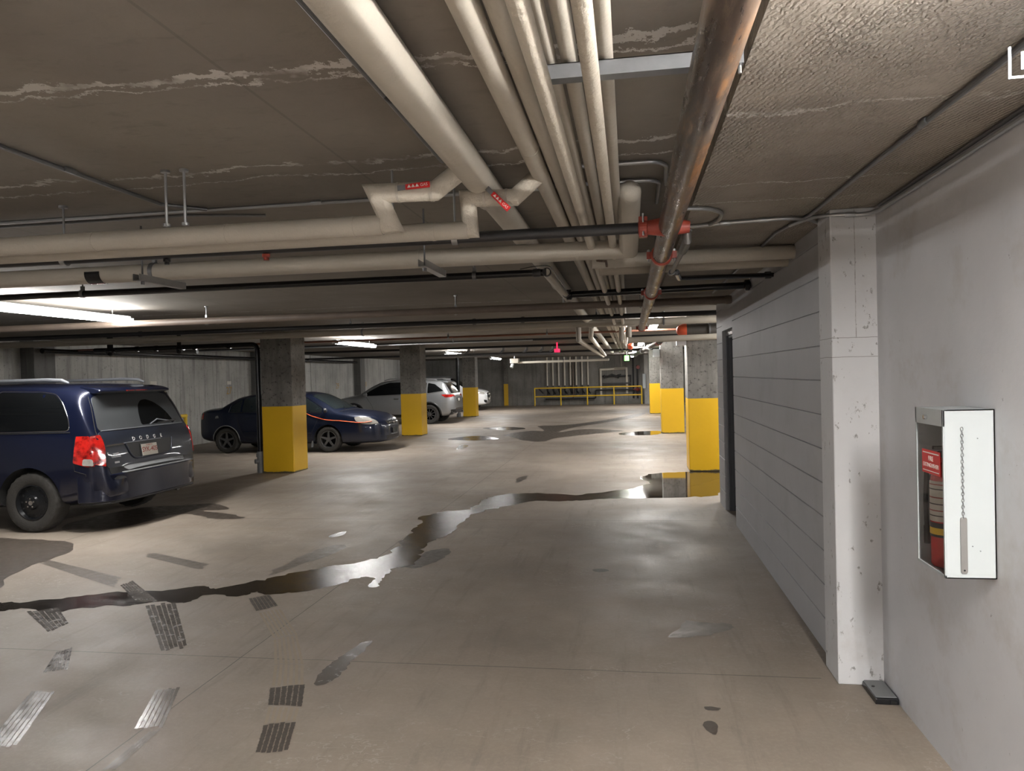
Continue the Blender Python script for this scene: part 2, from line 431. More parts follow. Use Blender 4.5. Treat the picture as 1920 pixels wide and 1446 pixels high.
# ------------------------------------------------------------------ room shell
ZC = 2.65; ZR = 2.54; XS = .335
YB = -9.0; YF = 41.3; XL = -11.9; XR = 9.0
struct(MB().box(XL-.2, XR+.2, YB-.2, YF+.2, -.2, 0).build('floor', 'floor', origin=(0,0,0)))
struct(MB().box(XL-.2, XR+.2, YB-.2, YF+.2, ZC, ZC+.2).build('ceiling', 'ceil', origin=(0,0,0)))
struct(MB().box(XS, XR, YB, 9.9, ZR, ZC).build('ceiling', 'ceilr', origin=(0,0,0)))  # added step, its side face stands in for the main's shadow strip
struct(MB().box(XL-.2, XL, YB-.2, YF+.2, 0, ZC).build('wall_left', 'wall_left', origin=(0,0,0)))
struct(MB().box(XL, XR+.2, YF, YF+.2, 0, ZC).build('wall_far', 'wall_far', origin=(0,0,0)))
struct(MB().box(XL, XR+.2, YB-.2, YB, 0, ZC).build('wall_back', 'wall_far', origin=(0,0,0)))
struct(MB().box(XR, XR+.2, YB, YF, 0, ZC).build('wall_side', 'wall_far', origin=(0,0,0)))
struct(MB().box(1.30, 1.50, YB, 4.2, 0, ZR).build('wall_right', 'wall_paint', origin=(0,0,0)))
# painted pilaster at the end of the plaster wall
p = MB().box(1.070, 1.50, 4.2, 4.46, 0, ZR).build('trim_pilaster', 'pilaster_paint', origin=(0,0,0), bevel=.006); struct(p)
for z in (1.83, 1.97):
    pass
# block wall with mortar grooves, door opening, end pier
def block_profile():
    pts = [(1.13+.19, 0), (1.12, 0)]
    z = .205
    while z < 2.45:
        pts += [(1.12, z-.0045), (1.129, z-.001), (1.129, z+.001), (1.12, z+.0045)]
        z += .203
    pts += [(1.12, ZR), (1.32, ZR)]
    return pts
struct(MB().prism(block_profile(), 'y', 4.56, 8.44).build('wall_block', 'block_paint', origin=(0,0,0)))
struct(MB().box(1.127, 1.32, 4.46, 4.56, 0, ZR).build('trim_mortar', 'block_paint', origin=(0,0,0)))
struct(MB().prism(block_profile(), 'y', 9.34, 9.9).build('wall_block_end', 'block_paint', origin=(0,0,0)))
struct(MB().box(1.12, 1.32, 8.44, 9.34, 2.17, ZR).build('wall_lintel', 'block_paint', origin=(0,0,0)))
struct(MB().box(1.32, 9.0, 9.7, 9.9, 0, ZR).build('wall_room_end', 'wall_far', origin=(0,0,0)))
d = struct(MB().box(1.245, 1.29, 8.50, 9.28, .01, 2.11).build('door_1', 'grey_door', origin=(0,0,0), bevel=.004))
fr = MB().box(1.16, 1.32, 8.44, 8.50, 0, 2.17).box(1.16, 1.32, 9.28, 9.34, 0, 2.17).box(1.16, 1.32, 8.50, 9.28, 2.11, 2.17).box(1.20, 1.245, 8.50, 8.515, 0, 2.11).box(1.20, 1.245, 9.265, 9.28, 0, 2.11)
fr.build('door_frame', 'grey_door', d, bevel=.003)
MB().box(1.185, 1.25, 8.52, 9.26, 2.085, 2.108).build('door_closer_strip', 'white', d)
hd = MB(); hd.tube(fillet([(1.24, 8.62, 1.02), (1.19, 8.62, 1.02), (1.19, 8.74, 1.02)], .02), .009, 10); hd.lathe([(.028, 1.232), (.028, 1.245)], (0, 8.62, 1.02), 'x', 20)
hd.build('door_handle', 'galv', d, smooth=40)
# left wall pilasters
for y in (4.2, 13.1, 22.2, 31.2):
    struct(MB().box(XL, XL+.30, y, y+.55, 0, ZC).build('trim_wall_pier', 'pilaster_dark', origin=(0,0,0)))
struct(MB().box(XL, XL+.02, 26.7, 26.8, 0, ZC).build('trim_wall_joint', 'wall_left', origin=(0,0,0)))
struct(MB().box(.78, 1.20, YF-.75, YF, 0, ZC).build('trim_far_pier', 'wall_left', origin=(0,0,0)))
struct(MB().box(-6.95, -6.72, YF-.14, YF, 0, ZC).build('trim_far_pilaster', 'column', origin=(0,0,0)))

# ------------------------------------------------------------------ columns
def column(x0, x1, y0, y1, label):
    o = MB().box(x0, x1, y0, y1, 0, ZC).build('concrete_column', 'column', bevel=.014, origin=((x0+x1)/2, (y0+y1)/2, 0))
    return tag(o, label, 'column')
column(-6.76, -6.15, 12.97, 13.57, 'concrete column with yellow painted base standing right in front of the blue sedan')
column(-6.65, -6.03, 21.15, 21.75, 'concrete column with yellow painted base standing in front of the silver suv')
column(-6.98, -6.42, 30.85, 31.4, 'concrete column with yellow painted base in front of the white suv')
column(.97, 1.58, 12.92, 13.52, 'largest yellow-based concrete column on the right, its foot standing at the puddle')
column(.85, 1.46, 20.92, 21.52, 'yellow-based concrete column with rounded corners, second nearest on the right side')
column(.80, 1.40, 30.85, 31.45, 'farthest yellow-based concrete column on the right side of the lane')

# ------------------------------------------------------------------ pipes
def pipe(name, label, pts, r, mat, cat='pipe', group=None, seg=20, fil=0, joints=None, jmat=None, jr=1.18, hang=(), hmat='darkgalv', smooth=35, bands=(), zc=ZC, segs=None, parent=None):
    """joints: list of (point, dir) collars; hang: list of points with a rod up to the slab; bands: wrap bands"""
    P = fillet(pts, fil) if fil else pts
    P0 = Vector(P[0])
    if joints or hang or bands:
        c = sum((Vector(p) for p in P), Vector())/len(P)
        root = thing(name, label, cat, (c.x, c.y, min(Vector(p).z for p in P)-r), group)
        MB().tube(P, r, seg).build('pipe_run', mat, root, smooth=smooth)
        for (q, dr) in (joints or []):
            q = Vector(q); dr = Vector(dr).normalized()
            MB().tube([q-dr*.03, q-dr*.02, q+dr*.02, q+dr*.03], [r*1.02, r*jr, r*jr, r*1.02], seg).build('pipe_coupling', jmat or mat, root, smooth=40)
        for q in hang:
            q = Vector(q); h = MB()
            h.tube([q+Vector((0,0,r)), (q.x, q.y, zc)], .0055, 8)
            d0 = Vector((pts[1][0]-pts[0][0], pts[1][1]-pts[0][1], 0)).normalized()*.014
            h.tube([q-d0, q+d0], r+.006, 20); h.box(q.x-.012, q.x+.012, q.y-.012, q.y+.012, q.z+r, q.z+r+.035)
            h.tube([(q.x, q.y, zc-.012), (q.x, q.y, zc)], .022, 10)
            h.build('pipe_hanger', hmat, root, smooth=40)
        for (q, dr) in bands:
            q = Vector(q); dr = Vector(dr).normalized()
            MB().tube([q-dr*.008, q+dr*.008], r*1.015+.001, seg).build('wrap_band', mat, root, smooth=40)
        return root
    o = MB().tube(P, r, seg).build(name, mat, smooth=smooth)
    return tag(o, label, cat, group)
X = (1,0,0); Yd = (0,1,0)
# overhead mains running along the lane
YN = -8.9; YE = 34.0
pipe('insulated_pipe', 'widest cream wrapped pipe running along the lane, leftmost of the overhead bundle', [(-.625, YN, 2.578), (-.690, YE, 2.578)], .066, 'cream', seg=32, bands=[((-.66, 3.6, 2.578), Yd), ((-.66, 7.2, 2.578), Yd)], hang=[(-.66, 6.0, 2.578), (-.66, 12.5, 2.578)])
pipe('insulated_pipe', 'thick cream pipe second from the left in the overhead bundle, fed by the red-handled elbow', [(-.372, YN, 2.60), (-.38, YE, 2.60)], .038, 'cream', seg=28, bands=[((-.372, 2.95, 2.60), Yd), ((-.376, 5.6, 2.60), Yd)])
pipe('insulated_pipe', 'cream pipe tucked tight against the right of the thick elbow-fed pipe', [(-.296, YN, 2.605), (-.30, YE, 2.605)], .031, 'cream', seg=24)
pipe('insulated_pipe', 'lumpy wrapped cream pipe hanging low, crossing under the left end of the strut', [(-.205, YN, 2.455), (-.22, 26, 2.50)], .0245, 'cream_lumpy', seg=24)
pipe('insulated_pipe', 'thin cream pipe lying on the strut just right of the lumpy low pipe', [(-.196, YN, 2.575), (-.20, YE, 2.575)], .0185, 'cream', seg=20)
pipe('insulated_pipe', 'cream pipe lying on the strut just left of the bright low pipe', [(-.143, YN, 2.58), (-.15, YE, 2.58)], .0245, 'cream', seg=20)
pipe('insulated_pipe', 'brightest low cream pipe, hanging in front of the middle of the strut', [(-.076, YN, 2.455), (-.09, 26, 2.50)], .0225, 'cream_lumpy', seg=24)
pipe('insulated_pipe', 'rightmost cream pipe of the overhead bundle, lying on the strut', [(-.044, YN, 2.575), (-.05, YE, 2.575)], .0215, 'cream', seg=20)
def strut(x0, x1, y, z, label):
    m = MB(); m.box(x0, x1, y-.0205, y+.0205, z-.0205, z-.018).box(x0, x1, y-.0205, y-.018, z-.018, z+.0205).box(x0, x1, y+.018, y+.0205, z-.018, z+.0205).box(x0, x1, y-.0205, y-.010, z+.018, z+.0205).box(x0, x1, y+.010, y+.0205, z+.018, z+.0205)
    root = thing('strut_channel', label, 'bracket', ((x0+x1)/2, y, z-.0205))
    m.build('channel', 'darkgalv', root)
    for x in (x0+.01, x1-.008): MB().tube([(x, y, z-.04), (x, y, ZC)], .005, 8).build('threaded_rod', 'galv', root, smooth=40)
    return root
strut(-.235, .315, 2.06, 2.525, 'grey galvanised strut channel crossing overhead beneath the thin cream pipes')
strut(-.76, .15, 8.8, 2.487, 'distant strut channel across the cream bundle beyond the black drain pipes')
# rusty fire main with red grooved couplings
RX, RZ = .198, 2.369
root = thing('rusty_fire_main', 'rusty brown steel sprinkler main with red couplings along the overhead lane', 'pipe', (RX, 3, RZ-.05))
MB().tube([(RX, YN, RZ), (RX, 11.5, RZ)], .0505, 32).build('pipe_run', 'rust', root, smooth=40)
def grooved(q, axis, r, parent, bolts=True):
    q = Vector(q); a = Vector(axis)
    m = MB().tube([q-a*.032, q-a*.024, q+a*.024, q+a*.032], [r*1.05, r*1.22, r*1.22, r*1.05], 28)
    side = a.cross(Vector((0,0,1))).normalized()
    for sg in (-1, 1):
        c = q + side*sg*(r*1.32)
        m.box(c.x-.018, c.x+.018, c.y-.018, c.y+.018, c.z-.020, c.z+.020)
    o = m.build('red_coupling', 'red', parent, smooth=40)
    for sg in (-1, 1):
        c = q + side*sg*(r*1.42)
        MB().tube([c+Vector((0,0,-.036)), c+Vector((0,0,.036))], .006, 8).tube([c+Vector((0,0,.022)), c+Vector((0,0,.032))], .011, 6).build('bolt', 'galv', o, smooth=40)
for y in (4.385, 6.42, 11.42): grooved((RX, y, RZ), Yd, .0505, root)
tee = MB().tube([(.075, 3.527, RZ), (.14, 3.527, RZ), (.175, 3.527, RZ)], [.030, .039, .046], 20).tube([(.22, 3.56, RZ+.004), (.292, 3.56, RZ)], [.040, .027], 20)
tee.build('red_tee', 'red', root, smooth=40)
m = MB().tube([(.055, 3.527, RZ), (.060, 3.527, RZ), (.096, 3.527, RZ), (.101, 3.527, RZ)], [.027, .037, .037, .027], 20).box(.058, .098, 3.505, 3.55, RZ-.044, RZ+.05)
m.build('red_coupling', 'red', root, bevel=.003)
MB().tube([(.078, 3.50, RZ-.04), (.078, 3.50, RZ+.062)], .0045, 8).build('bolt', 'galv', root)
MB().tube([(RX, 5.23, RZ+.05), (RX, 5.23, ZC)], .006, 8).build('pipe_hanger', 'darkgalv', root)
MB().tube([(RX, .9, RZ+.05), (RX, .9, ZC)], .006, 8).build('pipe_hanger', 'darkgalv', root)
# drop leg off the main
dl = MB().tube([(.279, 3.59, RZ), (.282, 3.60, 2.311), (.276, 3.81, 2.298)], .021, 16)
dl2 = thing('drain_drop', 'black branch pipe dropping from the right side of the rusty main', 'pipe', (.275, 3.98, 2.28))
dl.build('elbow', 'steel_pipe', dl2, smooth=40)
MB().tube([(.276, 3.79, 2.298), (.266, 4.625, 2.298)], .0125, 12).build('pipe_run', 'steel_pipe', dl2, smooth=40)
MB().tube([(.266, 4.59, 2.298), (.266, 4.66, 2.298)], .019, 12).tube([(.266, 4.625, 2.298), (.297, 4.625, 2.298)], .018, 12).build('end_elbow', 'black_pipe', dl2, smooth=40)
MB().tube([(.2815, 3.595, 2.36), (.2815, 3.595, 2.355)], .025, 16).build('collar', 'galv', dl2, smooth=40)

# cross pipes, near to far
XW = XL+.02
root = pipe('insulated_pipe', 'nearest cream pipe crossing the ceiling, ending in the left red-handled valve', [(XW, 3.09, 2.36), (-1.03, 3.09, 2.36)], .043, 'cream', seg=28, hang=[], bands=[((-1.16, 3.09, 2.36), X), ((-1.75, 3.09, 2.36), X), ((-2.4, 3.09, 2.36), X)])
MB().tube([(-1.10, 3.09, 2.36), (-.995, 3.09, 2.362), (-1.045, 3.06, 2.488), (-.79, 3.06, 2.482), (-.655, 3.115, 2.60)], .0405, 28).build('valve_riser', 'cream_lumpy', root, smooth=50)
for q, dr in (((-.945, 3.06, 2.486), X), ((-.80, 3.06, 2.482), X)):
    q = Vector(q); MB().tube([q-Vector((.006,0,0)), q+Vector((.006,0,0))], .043, 24).build('wrap_band', 'cream', root, smooth=40)
for x in (-2.02, -1.93):
    MB().tube([(x, 3.06, 2.40), (x, 3.06, ZC)], .0062, 10).tube([(x, 3.06, ZC-.01), (x, 3.06, ZC)], .02, 10).tube([(x, 3.06, 2.402), (x, 3.06, 2.414)], .016, 10).build('threaded_rod', 'galv', root, smooth=40)
def valve(parent, c, right, up, L=.135):
    c = Vector(c); R = Vector(right).normalized(); U = Vector(up).normalized(); N = R.cross(U)
    def rect(l0, l1, w0, w1, th):
        q = [c+R*l0-U*w0, c+R*l1-U*w1, c+R*l1+U*w1, c+R*l0+U*w0]
        return [p for p in q]+[p+N*th for p in q]
    F = [(3,2,1,0),(4,5,6,7),(0,1,5,4),(1,2,6,5),(2,3,7,6),(3,0,4,7)]
    m = MB(); m.add(rect(-.035, .012, .011, .010, .004), F); a = m.build('valve_lever', 'darkgalv', parent, bevel=.001)
    h = MB(); h.add(rect(0, L-.03, .0115, .013, .008), F); h.build('handle_grip', 'handle_red', a, bevel=.003)
    text_mesh('handle_print', '\u25b2\u25b2\u25b2 GAS', .017, 'white_text', a, c+R*(L*.39)+N*.009, R, U, .0004)
valve(root, (-.90, 3.008, 2.492), (1,0,.06), (-.06,0,1))
root = pipe('insulated_pipe', 'second cream pipe crossing the ceiling, turning straight up to the tilted red-handled valve', [(XW, 3.30, 2.36), (-.70, 3.30, 2.36)], .040, 'cream', seg=28, bands=[((-.86, 3.30, 2.36), X)])
MB().tube([(-.80, 3.30, 2.36), (-.690, 3.30, 2.36), (-.700, 3.30, 2.50), (-.485, 3.29, 2.49), (-.375, 3.37, 2.61)], .037, 28).build('valve_riser', 'cream_lumpy', root, smooth=50)
for q in ((-.62, 3.295, 2.497), (-.52, 3.29, 2.492)):
    MB().tube([(q[0]-.005, q[1], q[2]), (q[0]+.005, q[1], q[2])], .0395, 24).build('wrap_band', 'cream', root, smooth=40)
valve(root, (-.575, 3.235, 2.50), (1,0,-1.05), (1.05,0,1))
MB().tube([(-1.05, 3.30, 2.40), (-1.05, 3.30, ZC)], .0055, 8).build('threaded_rod', 'galv', root)
pipe('sprinkler_pipe', 'dark steel branch pipe joining the rusty main at the red tee', [(XW, 3.527, 2.366), (.066, 3.527, 2.369)], .0262, 'black_pipe', joints=[], hang=[(-.815, 3.527, 2.368), (-2.92, 3.527, 2.367)], hmat='galv')
o = bpy.data.objects.new('x', None); bpy.data.objects.remove(o)
m = MB().tube([(-1.79, 3.527, 2.341), (-1.79, 3.527, 2.325), (-1.79, 3.527, 2.324), (-1.79, 3.527, 2.310)], [.020, .020, .014, .014], 14)
tag(m.build('sprinkler_outlet', 'red'), 'small red sprinkler outlet under the dark branch pipe, left of the valves', 'fitting')
m = MB().tube([(-2.335, 3.527, 2.341), (-2.335, 3.527, 2.328), (-2.335, 3.527, 2.327), (-2.335, 3.527, 2.315)], [.018, .018, .012, .012], 14)
tag(m.build('sprinkler_outlet', 'black_pipe'), 'small dark sprinkler outlet under the branch pipe, left of the red one', 'fitting')
C3ROOT = pipe('insulated_pipe', 'large dusty cream pipe crossing the ceiling, its right end turning up beside the rusty main', [(XW, 4.62, 2.462), (.012, 4.62, 2.455), (.020, 3.72, 2.585)], .0575, 'cream', seg=28, bands=[((-.3, 4.62, 2.456), X), ((-1.3, 4.62, 2.458), X), ((-5.2, 4.62, 2.458), X)], hang=[(-3.15, 4.62, 2.46)])
cdir = (Vector((.020, 3.72, 2.585))-Vector((.012, 4.62, 2.455))).normalized(); ce = Vector((.020, 3.72, 2.585))
MB().tube([ce-cdir*.01]+[ce+cdir*.055*math.sin(a) for a in (.2,.5,.8,1.1,1.35,1.5)], [.058]+[.0575*math.cos(a)+.001 for a in (.2,.5,.8,1.1,1.35,1.5)], 28).build('rounded_end', 'cream', C3ROOT, smooth=60)
sad = MB(); arc = [(math.cos(a)*.061, math.sin(a)*.061) for a in [PI*.95+PI*1.1*k/14 for k in range(15)]]
arc2 = [(math.cos(a)*.066, math.sin(a)*.066) for a in [PI*.95+PI*1.1*k/14 for k in range(15)]]
n = 15
sv = [(-3.63, 4.62+a, 2.462+b) for a, b in arc]+[(-3.52, 4.62+a, 2.462+b) for a, b in arc]+[(-3.63, 4.62+a, 2.462+b) for a, b in arc2]+[(-3.52, 4.62+a, 2.462+b) for a, b in arc2]
sf = []
for k in range(n-1): sf += [(k, k+1, n+k+1, n+k), (2*n+k, 3*n+k, 3*n+k+1, 2*n+k+1), (k, 2*n+k, 2*n+k+1, k+1), (n+k, n+k+1, 3*n+k+1, 3*n+k)]
sf += [(0, n, 3*n, 2*n), (n-1, 3*n-1, 4*n-1, 2*n-1)]
tag(sad.add(sv, sf).build('pipe_saddle', 'black_plastic'), 'black half-round saddle clipped under the large cream cross pipe', 'bracket')
pipe('drain_pipe', 'thin black drain pipe crossing left of the lane with an elbow at its right end', [(XW, 5.50, 2.455), (-.60, 5.50, 2.455)], .026, 'black_plastic', joints=[((-.66, 5.50, 2.455), X)], jmat='black_pipe', hang=[(-4.4, 5.50, 2.455), (-1.13, 5.5, 2.455)])
pipe('insulated_pipe', 'short cream pipe running away from the black elbow above the lane', [(-.585, 5.47, 2.455), (-.575, 7.10, 2.455)], .026, 'cream', joints=[((-.585, 5.50, 2.455), Yd), ((-.575, 7.08, 2.455), Yd)], jmat='black_pipe', jr=1.25)
m = MB().tube(fillet([(-.78, 5.475, 2.484), (-.66, 5.46, 2.500), (-.56, 5.47, 2.500), (-.545, 5.7, 2.47), (-.545, 7.0, 2.45)], .05), .003, 8)
tag(m.build('cable', 'black_plastic', smooth=40), 'thin black cable looping over the black drain elbow', 'cable')
pipe('drain_pipe', 'glossy black drain pipe entering the painted block wall with a wide flange', [(-.575, 7.12, 2.455), (1.112, 7.12, 2.475)], .031, 'black_plastic', joints=[((-.55, 7.12, 2.455), X), ((1.085, 7.12, 2.475), X)], jr=1.6, jmat='black_plastic')
pipe('insulated_pipe', 'cream pipe entering the block wall, its left end torn and rusty', [(-.235, 5.02, 2.445), (1.118, 5.30, 2.49)], .047, 'cream', seg=28, bands=[((.05, 5.08, 2.455), X)])
m = MB().tube([(-.205, 4.97, 2.475), (-.19, 4.955, 2.44), (-.135, 4.955, 2.435), (-.13, 4.97, 2.40)], .008, 8)
tag(m.build('valve_stub', 'rust'), 'rusty valve stub poking from the end of the right cream pipe', 'valve')
pipe('insulated_pipe', 'lower cream pipe right behind the one entering the block wall', [(-.20, 5.45, 2.45), (1.118, 5.52, 2.465)], .045, 'cream_dull', seg=24)
pipe('drain_pipe', 'thin black pipe entering the block wall beside the drop leg of the rusty main', [(.297, 4.625, 2.298), (.36, 5.35, 2.35), (1.115, 6.05, 2.43)], .018, 'black_plastic', joints=[((1.08, 6.05, 2.43), X)], jr=1.5)
pipe('drain_pipe', 'dusty brown pipe crossing the whole ceiling, hung by a shiny clevis', [(XW, 8.62, 2.465), (1.115, 8.42, 2.468)], .042, 'brown_pipe', seg=24, joints=[((-5.0, 8.55, 2.465), X), ((1.08, 8.42, 2.468), X)], jr=1.12, hang=[(-5.15, 8.55, 2.465), (-1.98, 8.50, 2.467)], hmat='galv')
pipe('sprinkler_pipe', 'glossy black pipe crossing the ceiling just beyond the dusty brown pipe', [(XW, 10.2, 2.455), (2.6, 10.05, 2.455)], .033, 'black_pipe', joints=[((-2.1, 10.13, 2.455), X), ((-1.42, 10.12, 2.455), X), ((-7.2, 10.17, 2.455), X)], jr=1.35, hang=[(-3.9, 10.15, 2.455), (-.42, 10.1, 2.455)])
rootc = pipe('insulated_pipe', 'wide dusty cream pipe crossing the full width, two downpipes hanging from it', [(XW, 12.0, 2.475), (2.6, 12.0, 2.500)], .055, 'cream_dull', seg=24, bands=[((-3.0, 12.0, 2.485), X)], hang=[(-4.4, 12.0, 2.482), (.55, 12, 2.49)])
pipe('insulated_pipe', 'left cream downpipe bending back along the lane under the wide cross pipe', [(-.79, 12.0, 2.44), (-.79, 12.0, 2.24), (-.76, 22.5, 2.20)], .042, 'cream', seg=20, hang=[(-.77, 18, 2.218)])
pipe('insulated_pipe', 'right cream downpipe bending back along the lane, meeting the left one far away', [(-.58, 12.0, 2.44), (-.60, 12.1, 2.28), (-.70, 22.6, 2.235)], .038, 'cream_lumpy', seg=20)
pipe('insulated_pipe', 'low cream cross pipe in front of the nearest right column', [(-.005, 12.0, 2.21), (2.6, 12.0, 2.245)], .047, 'cream_dull', seg=24)
pipe('insulated_pipe', 'left short vertical cream riser beside the end of the rusty main', [(-.11, 12.0, 2.42), (-.11, 12.0, 2.235), (-.11, 12.5, 2.225)], .040, 'cream_dull', seg=20)
pipe('insulated_pipe', 'right short vertical cream riser at the end of the rusty main', [(.005, 12.0, 2.42), (.005, 12.0, 2.26)], .043, 'cream_dull', seg=20)
root = pipe('fire_main', 'thick dark steel main with an orange-red domed cap near the yellow column', [(.93, 12.55, 2.37), (2.6, 12.55, 2.37)], .098, 'steel_pipe', seg=28, bands=[((1.02, 12.55, 2.37), X)], hang=[(1.3, 12.5, 2.37)])
MB().lathe([(.02, -.12), (.06, -.108), (.09, -.07), (.105, -.02), (.112, 0), (.112, .04)], (.90, 12.55, 2.37), 'x', 28).build('domed_cap', 'orange_red', root, smooth=50)
# second level far pipes
pipe('copper_pipe', 'thin copper coloured pipe crossing the ceiling beyond the wide cream pipe', [(XW, 14.15, 2.46), (3.5, 13.75, 2.46)], .020, 'copper', hang=[(-3.4, 13.9, 2.46), (-1.5, 13.85, 2.46)])
pipe('conduit', 'pale thin conduit running under the copper pipe toward the second light', [(XW, 18.4, 2.545), (-2.3, 18.0, 2.545)], .017, 'galv', cat='conduit', hang=[(-4.3, 18.09, 2.545)])
pipe('sprinkler_pipe', 'black pipe crossing the ceiling between first and second left columns', [(XW, 19.1, 2.605), (3.5, 18.8, 2.60)], .028, 'black_pipe')
pipe('sprinkler_pipe', 'black pipe crossing the ceiling just past the second left column', [(XW, 23.4, 2.612), (3.5, 23.2, 2.612)], .035, 'black_pipe')
root = pipe('drain_pipe', 'grey-blue main with angled branch stubs crossing above the white suv', [(-7.2, 23.4, 2.38), (-2.3, 24.6, 2.40)], .06, 'darkgalv', seg=20, hang=[(-5.0, 23.95, 2.385)])
for x in (-5.2, -4.1, -3.35, -2.85, -2.5):
    y = 23.4+(x+7.2)*.245
    MB().tube([(x-.12, y, 2.40), (x+.05, y-.05, 2.54), (x+.05, y-.05, ZC)], .042, 14).build('branch_stub', 'darkgalv', root, smooth=40)
pipe('sprinkler_pipe', 'black pipe high above the grey-blue branched main', [(XW, 25.6, 2.47), (3.5, 25.2, 2.47)], .035, 'black_pipe')
m = MB().tube([(-2.11, 22.2, 2.36), (-2.11, 22.2, 2.46)], .085, 20).tube([(-2.11, 22.2, 2.46), (-2.11, 22.2, ZC)], .02, 10)
tag(m.build('warning_beacon', 'red_lens', smooth=40), 'bright red round beacon hanging from the far ceiling', 'light')
root = pipe('insulated_pipe', 'long pale horizontal pipe hanging low before the far wall', [(-5.25, 35.4, 2.31), (-.9, 34.0, 2.31)], .055, 'cream_pale', seg=16, hang=[(-3, 34.68, 2.31)])
root = thing('camera_housing', 'pale boxed fitting at the left end of the long pale far pipe', 'camera', (-5.40, 35.3, 2.10))
MB().box(-5.60, -5.20, 35.1, 35.5, 2.28, 2.50).build('housing', 'cream', root, bevel=.01)
MB().tube([(-5.48, 35.2, 2.28), (-5.52, 35.1, 2.08)], .07, 14).build('lens_barrel', 'white', root, smooth=40)
MB().tube([(-5.4, 35.3, 2.50), (-5.4, 35.3, ZC)], .03, 10).build('mount', 'darkgalv', root)
root = thing('sprinkler_valve_line', 'shiny sprinkler line with white and red bands beside the far right columns', 'pipe', (.6, 24, 2.3))
MB().tube([(.72, 17.5, 2.40), (.20, 27.5, 2.33)], .06, 20).build('pipe_run', 'steel_pipe', root, smooth=40)
for q in (.05, .32, .62, .95):
    c = Vector((.72, 17.5, 2.40)).lerp(Vector((.20, 27.5, 2.33)), q)
    MB().tube([c-Vector((-.012, .2, 0)), c+Vector((-.012, .2, 0))], .075, 20).build('collar', 'red' if q == .05 else 'white', root, smooth=40)
MB().tube([(.46, 22.5, 2.43), (.46, 22.5, ZC)], .01, 8).build('pipe_hanger', 'darkgalv', root)
m = MB().tube([(.10, 20.4, 2.52), (.05, 20.4, 2.42), (.02, 20.4, 2.33)], [.02, .09, .05], 16).tube([(.10, 20.4, 2.50), (.10, 20.4, ZC)], .02, 8)
tag(m.build('hanging_valve', 'orange_red', smooth=40), 'orange-red valve hanging near the green exit sign', 'valve')
# right side small boxes
tag(MB().box(.80, .965, 12.93, 13.1, 2.14, 2.27).build('junction_box', 'white', bevel=.005), 'pale box fixed to the left side of the nearest right column', 'electrical box')
tag(MB().box(.66, .845, 20.95, 21.1, 2.11, 2.33).build('junction_box', 'white', bevel=.005), 'pale box fixed to the left side of the second right column', 'electrical box')

# conduits on the slab
pipe('conduit', 'grey conduit running along the left ceiling toward the two threaded rods', [(-2.352, YN, 2.632), (-2.375, 3.55, 2.632), (-2.22, 3.72, 2.632)], .010, 'darkgalv', cat='conduit', seg=10, joints=[((-2.362, 2.9, 2.632), Yd)], jr=1.25)
pipe('conduit', 'grey conduit crossing the ceiling just beyond the nearest cream pipe', [(XW, 3.70, 2.632), (-.40, 3.735, 2.632)], .010, 'galv', cat='conduit', seg=10, joints=[((-1.6, 3.724, 2.632), X)], jr=1.25)
pipe('conduit', 'second thin conduit crossing left behind the threaded rods', [(XW, 3.86, 2.635), (-2.4, 3.83, 2.635), (-2.0, 3.95, 2.635)], .008, 'darkgalv', cat='conduit', seg=10)
pipe('conduit', 'black and grey conduit pair hugging the left side of the widest cream pipe', [(-.765, YN, 2.632), (-.775, 3.15, 2.632)], .011, 'darkgalv', cat='conduit', seg=10, joints=[((-.77, 2.4, 2.632), Yd)], jr=1.3, jmat='black_pipe')
pipe('conduit', 'black conduit beside the grey one along the widest cream pipe', [(-.742, YN, 2.636), (-.755, 3.15, 2.636)], .012, 'black_pipe', cat='conduit', seg=10)
pipe('conduit', 'upper shiny conduit bending along the ceiling beside the rusty main', [(-.35, 3.38, 2.632), (.14, 3.38, 2.632), (.185, 3.45, 2.632), (.20, 3.80, 2.632)], .010, 'galv', cat='conduit', seg=10, fil=.05)
pipe('conduit', 'lower shiny conduit bending toward the red tee left of the rusty main', [(-.35, 3.70, 2.632), (.12, 3.70, 2.632), (.165, 3.75, 2.632), (.17, 4.2, 2.632)], .010, 'galv', cat='conduit', seg=10, fil=.05)
pipe('conduit', 'hook-shaped conduit on the right ceiling beside the red tee', [(.30, 3.895, 2.525), (.42, 3.93, 2.525), (.50, 4.05, 2.525), (.505, 4.25, 2.525), (.47, 4.36, 2.525)], .011, 'galv', cat='conduit', seg=10, fil=.05)
pipe('conduit', 'conduit crossing the right ceiling from the rusty main to the white pilaster', [(.345, 4.40, 2.525), (.60, 4.33, 2.525), (.88, 4.29, 2.525), (1.00, 4.36, 2.525), (1.11, 4.53, 2.525)], .011, 'galv', cat='conduit', seg=10, fil=.08, joints=[((.75, 4.31, 2.525), X), ((.55, 4.34, 2.525), X)], jr=1.3)
pipe('conduit', 'conduit running the length of the right ceiling above the cabinet', [(1.035, YN, 2.527), (1.03, 2.2, 2.527), (1.0, 3.3, 2.527), (.985, 4.25, 2.527), (.90, 4.75, 2.527), (.90, 8.2, 2.527)], .010, 'darkgalv', cat='conduit', seg=10, joints=[((1.01, 2.75, 2.527), Yd)], jr=1.4)
pipe('conduit', 'shiny conduit wrapping across the top of the white pilaster and along the wall', [(.93, 4.50, 2.522), (1.00, 4.27, 2.520), (1.10, 4.185, 2.508), (1.24, 4.18, 2.500), (1.283, 4.08, 2.498), (1.288, YN, 2.498)], .0115, 'galv', cat='conduit', seg=10, fil=.06, joints=[((1.17, 4.183, 2.504), X)], jr=1.3)
